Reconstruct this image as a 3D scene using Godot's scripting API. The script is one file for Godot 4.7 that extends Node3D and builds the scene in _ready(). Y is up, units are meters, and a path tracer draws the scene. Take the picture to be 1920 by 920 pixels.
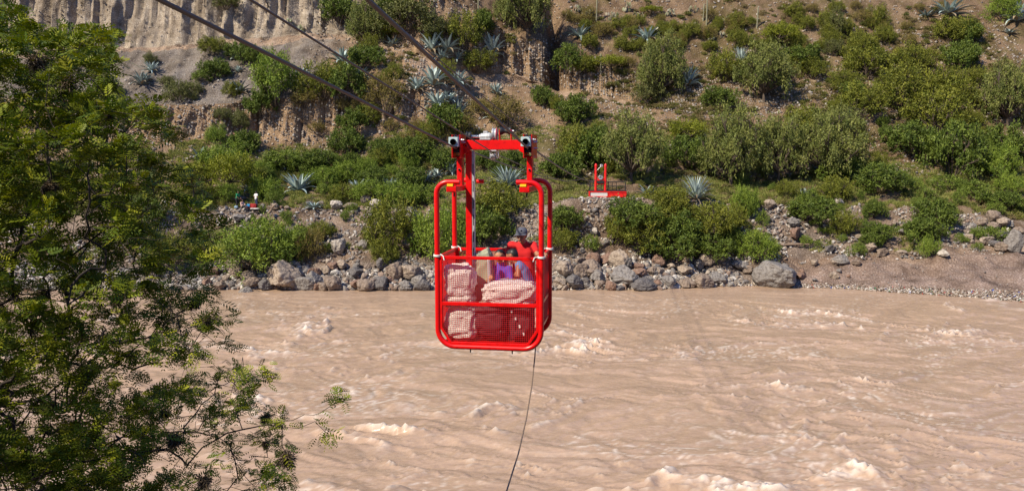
extends Node3D
# A red hand-hauled river cable car over a silty river, an eroded valley side behind it.

const CAM := Vector3(0, 12.3, 0)
const PITCH := 0.10669
const FOCAL := 1494.0          # in photograph pixels, 1920 wide

var rng := RandomNumberGenerator.new()
var M := {}
var counts := {}
var cam_t := Transform3D()

func _ready() -> void:
	var cam := Camera3D.new()
	cam.name = "camera"
	cam.position = CAM
	cam.rotation = Vector3(-PITCH, 0, 0)
	cam.fov = 34.23
	cam.near = 0.1
	cam.far = 600.0
	add_child(cam)
	cam.current = true
	cam_t = Transform3D(Basis(Vector3.RIGHT, -PITCH), CAM)

	var sky_mat := ProceduralSkyMaterial.new()
	sky_mat.sky_top_color = Color(0.30, 0.48, 0.78)
	sky_mat.sky_horizon_color = Color(0.80, 0.84, 0.88)
	sky_mat.sky_curve = 0.12
	sky_mat.ground_bottom_color = Color(0.40, 0.34, 0.28)
	sky_mat.ground_horizon_color = Color(0.62, 0.60, 0.56)
	sky_mat.sun_angle_max = 1.0
	var sky := Sky.new()
	sky.sky_material = sky_mat
	var env := Environment.new()
	env.background_mode = Environment.BG_SKY
	env.sky = sky
	env.background_energy_multiplier = 0.74
	env.tonemap_mode = Environment.TONE_MAPPER_LINEAR
	env.tonemap_exposure = 1.45
	env.sdfgi_enabled = true
	env.ssao_enabled = true
	env.ssil_enabled = true
	var we := WorldEnvironment.new()
	we.name = "environment"
	we.environment = env
	add_child(we)

	var sun := DirectionalLight3D.new()
	sun.name = "sun"
	sun.light_energy = 1.55
	sun.light_color = Color(1.0, 0.95, 0.86)
	sun.light_angular_distance = 1.3
	sun.shadow_enabled = true
	sun.position = Vector3(-40, 80, 20)
	add_child(sun)
	sun.look_at_from_position(Vector3(-0.54, 0.70, 0.46) * 100.0, Vector3.ZERO)

	rng.seed = 77
	make_materials()
	build_terrain()
	build_near_bank()
	build_river()
	make_plant_kinds()
	build_boulders()
	build_plants()
	build_ground_cover()
	build_station()
	build_far_people()
	build_cable_car()
	build_load()
	build_passengers()
	build_ropes()
	build_acacia()
	finish_labels()
	for k in kinds:
		for p in kinds[k]:
			p.free()

# ------------------------------------------------------------------ helpers

func spot(px: float, py: float, depth: float) -> Vector3:
	# the point seen at a place of the photograph, DEPTH metres ahead of the lens
	return cam_t * (Vector3((px - 960.0) / FOCAL, (460.0 - py) / FOCAL, -1.0) * depth)

func seen_at(p: Vector3) -> Vector2:
	var q := cam_t.affine_inverse() * p
	return Vector2(960.0 + FOCAL * q.x / -q.z, 460.0 - FOCAL * q.y / -q.z)

func numbered(called: String) -> String:
	var n: int = counts.get(called, 0)
	counts[called] = n + 1
	return called if n == 0 else "%s_%03d" % [called, n]

func tag(o: Node, label: String, category: String, group := "") -> Node:
	o.set_meta("label", label)
	o.set_meta("category", category)
	if group:
		o.set_meta("group", group)
	return o

func thing(called: String, label: String, category: String, at := Vector3.ZERO, turn := 0.0, group := "") -> Node3D:
	var o := Node3D.new()
	o.name = numbered(called)
	o.position = at
	o.rotation.y = turn
	add_child(o)
	tag(o, label, category, group)
	return o

func put(called: String, mesh: Mesh, mat: Material, parent: Node) -> MeshInstance3D:
	var o := MeshInstance3D.new()
	o.name = numbered(called) if parent == self else called
	o.mesh = mesh
	if mat:
		o.material_override = mat
	parent.add_child(o, true)
	return o

func struct(called: String, mesh: Mesh, mat: Material) -> MeshInstance3D:
	var o := put(called, mesh, mat, self)
	o.set_meta("kind", "structure")
	return o

func scatter(called: String, mesh: Mesh, mat: Material, where: Array, tints: Array, label: String, category: String) -> void:
	var mm := MultiMesh.new()
	mm.transform_format = MultiMesh.TRANSFORM_3D
	mm.use_colors = true
	mm.mesh = mesh
	mm.instance_count = where.size()
	for i in where.size():
		mm.set_instance_transform(i, where[i])
		mm.set_instance_color(i, tints[i])
	var o := MultiMeshInstance3D.new()
	o.name = numbered(called)
	o.multimesh = mm
	o.material_override = mat
	add_child(o)
	tag(o, label, category)
	o.set_meta("kind", "stuff")

# A growing mesh: positions, normals and colours, with triangles turned the way Godot wants them.
class Acc:
	var v := PackedVector3Array()
	var n := PackedVector3Array()
	var c := PackedColorArray()
	var ix := PackedInt32Array()

	func vert(p: Vector3, nn: Vector3, col: Color) -> int:
		v.append(p)
		n.append(nn)
		c.append(col)
		return v.size() - 1

	func tri(a: Vector3, b: Vector3, d: Vector3, out: Vector3, col: Color) -> void:
		var nn := (d - a).cross(b - a)
		if nn.dot(out) < 0.0:
			nn = -nn
			var t := b
			b = d
			d = t
		nn = nn.normalized()
		var i := v.size()
		v.append(a); v.append(b); v.append(d)
		n.append(nn); n.append(nn); n.append(nn)
		c.append(col); c.append(col); c.append(col)
		ix.append(i); ix.append(i + 1); ix.append(i + 2)

	func quad(a: Vector3, b: Vector3, d: Vector3, e: Vector3, out: Vector3, col: Color) -> void:
		var nn := (d - a).cross(b - a)
		if nn.dot(out) < 0.0:
			nn = -nn
			var t := b
			b = e
			e = t
		nn = nn.normalized()
		var i := v.size()
		v.append(a); v.append(b); v.append(d); v.append(e)
		n.append(nn); n.append(nn); n.append(nn); n.append(nn)
		c.append(col); c.append(col); c.append(col); c.append(col)
		ix.append(i); ix.append(i + 1); ix.append(i + 2)
		ix.append(i); ix.append(i + 2); ix.append(i + 3)

	# a diamond-shaped leaf from P along AXIS
	func leaf(p: Vector3, axis: Vector3, side: Vector3, len: float, wid: float, col: Color) -> void:
		var nn := axis.cross(side).normalized()
		var i := v.size()
		var m := p + axis * (len * 0.45)
		v.append(p); v.append(m + side * (wid * 0.5)); v.append(p + axis * len); v.append(m - side * (wid * 0.5))
		n.append(nn); n.append(nn); n.append(nn); n.append(nn)
		c.append(col); c.append(col); c.append(col); c.append(col)
		ix.append(i); ix.append(i + 1); ix.append(i + 2)
		ix.append(i); ix.append(i + 2); ix.append(i + 3)

	# a box with chamfered edges
	func box(at: Vector3, size: Vector3, ch := 0.004, basis := Basis(), col := Color.WHITE) -> void:
		var h := size * 0.5
		ch = minf(ch, minf(h.x, minf(h.y, h.z)) * 0.6)
		var pt := func(sx: int, sy: int, sz: int, ax: int) -> Vector3:
			var q := Vector3(sx * (h.x - ch), sy * (h.y - ch), sz * (h.z - ch))
			q[ax] = [sx * h.x, sy * h.y, sz * h.z][ax]
			return at + basis * q
		for ax in 3:
			var u := (ax + 1) % 3
			var w := (ax + 2) % 3
			for s in [-1, 1]:
				var ps := []
				for k in [[-1, -1], [1, -1], [1, 1], [-1, 1]]:
					var g := [0, 0, 0]
					g[ax] = s; g[u] = k[0]; g[w] = k[1]
					ps.append(pt.call(g[0], g[1], g[2], ax))
				var o := Vector3.ZERO
				o[ax] = s
				quad(ps[0], ps[1], ps[2], ps[3], basis * o, col)
			# edges along axis ax
			for su in [-1, 1]:
				for sw in [-1, 1]:
					var g1 := [0, 0, 0]
					g1[u] = su; g1[w] = sw
					g1[ax] = -1
					var g2 := g1.duplicate()
					g2[ax] = 1
					var o2 := Vector3.ZERO
					o2[u] = su; o2[w] = sw
					quad(pt.call(g1[0], g1[1], g1[2], u), pt.call(g2[0], g2[1], g2[2], u), pt.call(g2[0], g2[1], g2[2], w), pt.call(g1[0], g1[1], g1[2], w), basis * o2, col)
		for sx in [-1, 1]:
			for sy in [-1, 1]:
				for sz in [-1, 1]:
					tri(pt.call(sx, sy, sz, 0), pt.call(sx, sy, sz, 1), pt.call(sx, sy, sz, 2), basis * Vector3(sx, sy, sz), col)

	# a round bar along a path; RADII is one number or one per point
	func tube(path: PackedVector3Array, radii, sides := 8, caps := true, col := Color.WHITE) -> void:
		var count := path.size()
		if count < 2:
			return
		var t := (path[1] - path[0]).normalized()
		var up := Vector3.UP if absf(t.y) < 0.9 else Vector3.RIGHT
		var a := t.cross(up).normalized()
		var first := v.size()
		for i in count:
			var t2: Vector3
			if i == 0:
				t2 = path[1] - path[0]
			elif i == count - 1:
				t2 = path[i] - path[i - 1]
			else:
				t2 = (path[i + 1] - path[i]).normalized() + (path[i] - path[i - 1]).normalized()
			t2 = t2.normalized()
			a = (a - t2 * a.dot(t2)).normalized()
			var b := t2.cross(a)
			var r: float = radii if radii is float else radii[i]
			for k in sides:
				var ang := TAU * k / sides
				var d := a * cos(ang) + b * sin(ang)
				v.append(path[i] + d * r)
				n.append(d)
				c.append(col)
		for i in count - 1:
			for k in sides:
				var p := first + i * sides + k
				var q := first + i * sides + (k + 1) % sides
				ix.append(p); ix.append(p + sides); ix.append(q)
				ix.append(q); ix.append(p + sides); ix.append(q + sides)
		if caps:
			for e in [0, count - 1]:
				var out: Vector3 = (path[0] - path[1]) if e == 0 else (path[e] - path[e - 1])
				for k in range(1, sides - 1):
					tri(v[first + e * sides], v[first + e * sides + k], v[first + e * sides + k + 1], out, col)

	# a turned shape: PROFILE holds (radius, distance along AXIS)
	func lathe(at: Vector3, axis: Vector3, profile: Array, sides := 16, col := Color.WHITE) -> void:
		axis = axis.normalized()
		var up := Vector3.UP if absf(axis.y) < 0.9 else Vector3.RIGHT
		var a := axis.cross(up).normalized()
		var b := axis.cross(a)
		for i in profile.size() - 1:
			var p: Vector2 = profile[i]
			var q: Vector2 = profile[i + 1]
			var slope := Vector2(q.y - p.y, p.x - q.x)
			for k in sides:
				var a0 := TAU * k / sides
				var a1 := TAU * (k + 1) / sides
				var d0 := a * cos(a0) + b * sin(a0)
				var d1 := a * cos(a1) + b * sin(a1)
				var nn := (d0 + d1) * 0.5 * slope.x + axis * slope.y
				quad(at + d0 * p.x + axis * p.y, at + d1 * p.x + axis * p.y, at + d1 * q.x + axis * q.y, at + d0 * q.x + axis * q.y, nn, col)

	func join(o: Acc, x: Transform3D, tint := Color.WHITE) -> void:
		var first := v.size()
		for i in o.v.size():
			v.append(x * o.v[i])
			n.append((x.basis * o.n[i]).normalized())
			c.append(o.c[i] * tint)
		for i in o.ix:
			ix.append(first + i)

	func mesh() -> ArrayMesh:
		var arr := []
		arr.resize(Mesh.ARRAY_MAX)
		arr[Mesh.ARRAY_VERTEX] = v
		arr[Mesh.ARRAY_NORMAL] = n
		arr[Mesh.ARRAY_COLOR] = c
		arr[Mesh.ARRAY_INDEX] = ix
		var m := ArrayMesh.new()
		m.add_surface_from_arrays(Mesh.PRIMITIVE_TRIANGLES, arr)
		return m

	# The skin of a set of tapered capsules [a, b, radius at a, radius at b], joined smoothly, as surface nets.
	func blob(bones: Array, cell: float, k: float, col := Color.WHITE) -> void:
		var lo := Vector3(1e9, 1e9, 1e9)
		var hi := -lo
		for bn in bones:
			var r: float = maxf(bn[2], bn[3]) + k + cell * 2.5
			lo = lo.min(bn[0] - Vector3.ONE * r).min(bn[1] - Vector3.ONE * r)
			hi = hi.max(bn[0] + Vector3.ONE * r).max(bn[1] + Vector3.ONE * r)
		var nx := int((hi.x - lo.x) / cell) + 2
		var ny := int((hi.y - lo.y) / cell) + 2
		var nz := int((hi.z - lo.z) / cell) + 2
		var f := PackedFloat32Array()
		f.resize(nx * ny * nz)
		f.fill(1000.0)
		for bn in bones:
			var a: Vector3 = bn[0]
			var b: Vector3 = bn[1]
			var ra: float = bn[2]
			var rb: float = bn[3]
			var ab := b - a
			var l2 := maxf(ab.length_squared(), 1e-9)
			var m := Vector3.ONE * (maxf(ra, rb) + k + cell * 2.0)
			var i0 := Vector3i(((a.min(b) - m - lo) / cell).floor()).max(Vector3i.ZERO)
			var i1 := Vector3i(((a.max(b) + m - lo) / cell).ceil()).min(Vector3i(nx - 1, ny - 1, nz - 1))
			for z in range(i0.z, i1.z + 1):
				for y in range(i0.y, i1.y + 1):
					var at := (z * ny + y) * nx
					for x in range(i0.x, i1.x + 1):
						var p := lo + Vector3(x, y, z) * cell
						var t := clampf((p - a).dot(ab) / l2, 0.0, 1.0)
						var d := p.distance_to(a + ab * t) - lerpf(ra, rb, t)
						var o := f[at + x]
						if o > 900.0:
							f[at + x] = d
						else:
							var h := maxf(k - absf(o - d), 0.0) / k
							f[at + x] = minf(o, d) - h * h * k * 0.25
		var first := v.size()
		var ids := {}
		var off := [0, 1, nx, nx + 1, nx * ny, nx * ny + 1, nx * ny + nx, nx * ny + nx + 1]
		var corner := [Vector3(0, 0, 0), Vector3(1, 0, 0), Vector3(0, 1, 0), Vector3(1, 1, 0), Vector3(0, 0, 1), Vector3(1, 0, 1), Vector3(0, 1, 1), Vector3(1, 1, 1)]
		var edges := [[0, 1], [2, 3], [4, 5], [6, 7], [0, 2], [1, 3], [4, 6], [5, 7], [0, 4], [1, 5], [2, 6], [3, 7]]
		for z in nz - 1:
			for y in ny - 1:
				var at := (z * ny + y) * nx
				for x in nx - 1:
					var f0 := f[at + x]
					if f0 > cell * 2.0 or f0 < -cell * 2.0:
						continue
					var ins := 0
					for q in 8:
						if f[at + x + off[q]] < 0.0:
							ins += 1
					if ins == 0 or ins == 8:
						continue
					var sum := Vector3.ZERO
					var cnt := 0
					for e in edges:
						var d0 := f[at + x + off[e[0]]]
						var d1 := f[at + x + off[e[1]]]
						if (d0 < 0.0) != (d1 < 0.0):
							sum += corner[e[0]].lerp(corner[e[1]], d0 / (d0 - d1))
							cnt += 1
					ids[at + x] = v.size()
					vert(lo + (Vector3(x, y, z) + sum / cnt) * cell, Vector3.ZERO, col)
		var steps := [1, nx, nx * ny]
		for key in ids:
			for ax in 3:
				var d0 := f[key]
				var d1 := f[key + steps[ax]]
				if (d0 < 0.0) == (d1 < 0.0):
					continue
				var u: int = steps[(ax + 1) % 3]
				var w: int = steps[(ax + 2) % 3]
				if not (ids.has(key - u) and ids.has(key - w) and ids.has(key - u - w)):
					continue
				var q := [ids[key], ids[key - u], ids[key - u - w], ids[key - w]]
				var nn := (v[q[1]] - v[q[0]]).cross(v[q[3]] - v[q[0]])
				var out := Vector3.ZERO
				out[ax] = 1.0 if d0 < 0.0 else -1.0
				if nn.dot(out) > 0.0:
					q = [q[0], q[3], q[2], q[1]]
				for t in [[0, 1, 2], [0, 2, 3]]:
					var ia: int = q[t[0]]
					var ib: int = q[t[1]]
					var ic: int = q[t[2]]
					ix.append(ia); ix.append(ib); ix.append(ic)
					var fn := (v[ic] - v[ia]).cross(v[ib] - v[ia])
					n[ia] += fn; n[ib] += fn; n[ic] += fn
		for i in range(first, v.size()):
			n[i] = n[i].normalized()

func arc_path(points: Array, radius: float, steps := 7) -> PackedVector3Array:
	# straight runs with rounded corners
	var out := PackedVector3Array([points[0]])
	for i in range(1, points.size() - 1):
		var p: Vector3 = points[i]
		var a: Vector3 = (points[i - 1] - p)
		var b: Vector3 = (points[i + 1] - p)
		var r := minf(radius, minf(a.length(), b.length()) * 0.49)
		var s := p + a.normalized() * r
		var e := p + b.normalized() * r
		for k in steps + 1:
			var t := float(k) / steps
			# close to a circular arc for right angles
			var ang := t * PI / 2
			var cc := s + (e - p)
			out.append(cc + (s - cc).rotated((a.cross(b)).normalized(), -ang) if absf(a.normalized().dot(b.normalized())) < 0.05 else s.lerp(p, t).lerp(p.lerp(e, t), t))
	out.append(points[-1])
	return out

func noise_tex(freq: float, kind: int, size: int, ramp: Array, oct := 4, as_normal := false, sd := 3, strength := 8.0, ridged := false) -> NoiseTexture2D:
	var fn := FastNoiseLite.new()
	fn.seed = sd
	fn.frequency = freq
	fn.noise_type = kind
	fn.fractal_octaves = oct
	fn.fractal_type = FastNoiseLite.FRACTAL_RIDGED if ridged else FastNoiseLite.FRACTAL_FBM
	if kind == FastNoiseLite.TYPE_CELLULAR:
		fn.cellular_return_type = FastNoiseLite.RETURN_DISTANCE2_SUB
		fn.fractal_octaves = oct
	var t := NoiseTexture2D.new()
	t.width = size
	t.height = size
	t.seamless = true
	t.noise = fn
	t.as_normal_map = as_normal
	t.bump_strength = strength
	if ramp.size():
		var g := Gradient.new()
		var offs := PackedFloat32Array()
		var cols := PackedColorArray()
		for r in ramp:
			offs.append(r[0])
			cols.append(r[1])
		g.offsets = offs
		g.colors = cols
		t.color_ramp = g
	return t

func mat(col: Color, rough: float, spec := 0.5) -> StandardMaterial3D:
	var m := StandardMaterial3D.new()
	m.albedo_color = Color(col.r, col.g, col.b).linear_to_srgb()
	m.roughness = rough
	m.metallic_specular = spec
	return m

func textured(base: Color, rough: float, tex: Texture2D, scale: float, world: bool, height: Texture2D = null, relief := 0.0) -> StandardMaterial3D:
	var m := mat(base, rough)
	m.uv1_triplanar = true
	m.uv1_world_triplanar = world
	m.uv1_scale = Vector3.ONE * scale
	if tex:
		m.albedo_texture = tex
	if height:
		m.heightmap_enabled = true
		m.heightmap_texture = height
		m.heightmap_scale = relief
	return m

func grey(x: float) -> Color:
	return Color(x, x, x)

func make_materials() -> void:
	var speck := noise_tex(0.028, FastNoiseLite.TYPE_CELLULAR, 1024, [[0.0, Color(0.50, 0.46, 0.43)], [0.22, Color(0.82, 0.79, 0.76)], [0.6, Color(1, 1, 1)]], 3)
	var speck_h := noise_tex(0.028, FastNoiseLite.TYPE_CELLULAR, 1024, [[0.0, grey(0)], [0.6, grey(1)]], 3)
	var mottle := noise_tex(0.006, FastNoiseLite.TYPE_SIMPLEX_SMOOTH, 1024, [[0.25, Color(0.70, 0.68, 0.66)], [0.5, Color(0.92, 0.91, 0.90)], [0.75, Color(1, 1, 1)]], 6)
	var rock_t := noise_tex(0.012, FastNoiseLite.TYPE_SIMPLEX_SMOOTH, 512, [[0.2, Color(0.62, 0.60, 0.60)], [0.45, Color(0.88, 0.86, 0.84)], [0.62, Color(0.95, 0.94, 0.92)], [0.8, Color(1, 1, 1)]], 6, false, 9)
	var rock_h := noise_tex(0.02, FastNoiseLite.TYPE_SIMPLEX_SMOOTH, 512, [], 6, false, 10)
	var g := textured(Color.WHITE, 0.95, speck, 0.14, true, speck_h, 7.0)
	g.vertex_color_use_as_albedo = true
	g.metallic_specular = 0.25
	g.detail_enabled = true
	g.detail_blend_mode = BaseMaterial3D.BLEND_MODE_MUL
	g.detail_albedo = mottle
	g.detail_uv_layer = BaseMaterial3D.DETAIL_UV_2
	g.uv2_triplanar = true
	g.uv2_world_triplanar = true
	g.uv2_scale = Vector3.ONE * 0.045
	M.ground = g
	for k in {"grey": Color(0.24, 0.225, 0.215), "tan": Color(0.36, 0.295, 0.235), "brown": Color(0.26, 0.205, 0.165), "dark": Color(0.15, 0.14, 0.14), "pale": Color(0.47, 0.43, 0.38), "rust": Color(0.25, 0.160, 0.120)}:
		var cols := {"grey": Color(0.24, 0.225, 0.215), "tan": Color(0.36, 0.295, 0.235), "brown": Color(0.26, 0.205, 0.165), "dark": Color(0.15, 0.14, 0.14), "pale": Color(0.47, 0.43, 0.38), "rust": Color(0.25, 0.160, 0.120)}
		M["rock_" + k] = textured(cols[k], 0.9, rock_t, 0.55, true, rock_h, 5.0)
	var st := textured(Color.WHITE, 0.9, rock_t, 1.3, true)
	st.vertex_color_use_as_albedo = true
	M.stone = st
	var lf := mat(Color.WHITE, 0.6, 0.35)
	lf.vertex_color_use_as_albedo = true
	lf.backlight_enabled = true
	lf.backlight = Color(0.58, 0.62, 0.16)
	M.leaf = lf
	var ag := mat(Color.WHITE, 0.5, 0.4)
	ag.vertex_color_use_as_albedo = true
	M.agave = ag
	var bk := textured(Color(0.13, 0.10, 0.08), 0.95, rock_t, 4.0, false)
	M.bark = bk
	M.dark_bark = textured(Color(0.045, 0.034, 0.028), 0.95, rock_t, 6.0, false)
	M.dead_wood = textured(Color(0.30, 0.22, 0.16), 0.95, rock_t, 3.0, false)
	var wn := noise_tex(0.014, FastNoiseLite.TYPE_SIMPLEX_SMOOTH, 1024, [], 6, true, 21, 6.0)
	var wa := mat(Color.WHITE, 0.30, 0.42)
	wa.vertex_color_use_as_albedo = true
	wa.uv1_triplanar = true
	wa.uv1_world_triplanar = true
	wa.uv1_scale = Vector3(0.11, 0.30, 0.26)
	wa.normal_enabled = true
	wa.normal_texture = wn
	wa.normal_scale = 0.45
	var wt := noise_tex(0.010, FastNoiseLite.TYPE_SIMPLEX_SMOOTH, 1024, [[0.0, Color(0.90, 0.89, 0.88)], [0.55, Color(0.93, 0.925, 0.92)], [0.78, Color(0.955, 0.955, 0.95)], [0.92, Color(1, 1, 1)]], 4, false, 22, 8.0, true)
	wa.albedo_texture = wt
	M.water = wa
	# painted steel of the cable car
	var wear := noise_tex(0.01, FastNoiseLite.TYPE_SIMPLEX_SMOOTH, 512, [[0.22, Color(0.90, 0.90, 0.90)], [0.42, Color(0.98, 0.98, 0.98)], [0.8, Color(1, 1, 1)]], 5, false, 31)
	var red := textured(Color(0.70, 0.004, 0.004), 0.32, wear, 1.7, false)
	red.metallic_specular = 0.5
	M.red = red
	M.red_far = mat(Color(0.66, 0.012, 0.010), 0.4)
	M.wire = mat(Color(0.60, 0.010, 0.012), 0.45)
	M.steel = mat(Color(0.52, 0.52, 0.53), 0.35)
	M.steel.metallic = 0.85
	M.zinc = textured(Color(0.50, 0.51, 0.53), 0.45, wear, 5.0, false)
	M.zinc.metallic = 0.35
	M.black = mat(Color(0.012, 0.012, 0.013), 0.55)
	M.bumper = mat(Color(0.42, 0.53, 0.54), 0.5)
	M.yellow = mat(Color(0.80, 0.55, 0.01), 0.5)
	M.white = mat(Color(0.78, 0.77, 0.74), 0.7)
	M.zinc_panel = textured(Color(0.62, 0.60, 0.58), 0.6, wear, 2.0, false)
	M.cable = mat(Color(0.115, 0.085, 0.07), 0.6)
	M.rope = mat(Color(0.17, 0.12, 0.085), 0.8)
	M.tie = mat(Color(0.72, 0.70, 0.66), 0.8)
	var weave := noise_tex(0.05, FastNoiseLite.TYPE_SIMPLEX_SMOOTH, 256, [[0.3, Color(0.82, 0.80, 0.78)], [0.6, Color(1, 1, 1)]], 3, false, 41)
	M.weave = weave
	M.cloth_tex = weave

# ------------------------------------------------------------------ the valley side

const XS := [-90.0, -60.0, -40.0, -25.0, -12.0, 0.0, 12.0, 25.0, 40.0, 60.0, 90.0]
# distance from the near bank and height above the water of the lines that shape the valley side, at XS
const LINE_D := [
	[69, 69, 69, 69, 69, 69, 69, 71, 65, 50, 34],
	[75, 75, 75, 75.2, 75, 75, 75.5, 77.3, 71.3, 56.5, 40],
	[80, 80, 80, 80, 80, 80, 80.3, 81, 80.5, 80, 78],
	[87, 87, 87, 87, 87, 86.4, 83.2, 86.5, 87, 85.5, 85],
	[98, 98, 97.5, 98, 98, 97, 97, 97, 97, 95, 94],
	[102, 102, 103, 104, 105, 106, 110, 104, 101, 99, 98],
	[105, 105, 105.5, 106.5, 108.5, 117, 115, 110, 108, 107, 105],
	[120, 120, 121, 121, 114, 119.5, 117, 112, 115, 115, 114],
	[124.5, 124.5, 125.5, 125, 120, 121.5, 119.3, 117, 123, 124, 124],
	[175, 175, 175, 170, 160, 155, 155, 155, 160, 165, 170]]
const LINE_H := [
	[-1.5, -1.5, -1.5, -1.5, -1.5, -1.5, -1.5, -1.5, -1.2, -1.0, -1.0],
	[0, 0, 0, 0, 0, 0, 0, 0, 0, 0, 0],
	[2.7, 2.7, 2.7, 2.9, 2.9, 2.9, 2.7, 2.4, 2.8, 3.6, 4.0],
	[7.1, 7.1, 7.1, 6.8, 6.8, 7.4, 8.2, 7.6, 6.8, 6.1, 6.4],
	[10.5, 10.5, 10.4, 10.4, 10.3, 11.0, 10.4, 10.0, 10.0, 9.4, 9.6],
	[13.2, 13.2, 14.9, 14.0, 16.9, 15.8, 17.8, 15.1, 13.0, 11.6, 12.0],
	[20.0, 20.0, 19.7, 20.5, 22.5, 22.9, 20.4, 18.6, 18.4, 17.0, 17.6],
	[28.6, 28.6, 30.1, 31.0, 26.8, 24.3, 21.5, 19.8, 23.8, 23.8, 24.5],
	[46.0, 46.0, 44.3, 42.4, 38.2, 31.0, 26.3, 24.9, 32.1, 32.3, 33.0],
	[95, 95, 92, 88, 80, 70, 66, 64, 68, 72, 76]]
const ROWS := [6, 44, 50, 52, 36, 54, 72, 64, 84]

var nf := FastNoiseLite.new()
var nr := FastNoiseLite.new()
var cols_n := 0
var rows_n := 0
var land_v := PackedVector3Array()
var land_n := PackedVector3Array()
var land_band := PackedFloat32Array()
var buckets := {}

func along(table: Array, x: float) -> float:
	var i := 0
	while i < XS.size() - 2 and x > XS[i + 1]:
		i += 1
	var w := clampf((x - XS[i]) / (XS[i + 1] - XS[i]), 0.0, 1.0)
	return cubic_interpolate(table[i], table[i + 1], table[maxi(i - 1, 0)], table[mini(i + 2, XS.size() - 1)], w)

func bump(x: float, c: float, w: float) -> float:
	var t := clampf(1.0 - absf(x - c) / w, 0.0, 1.0)
	return t * t * (3.0 - 2.0 * t)

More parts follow.
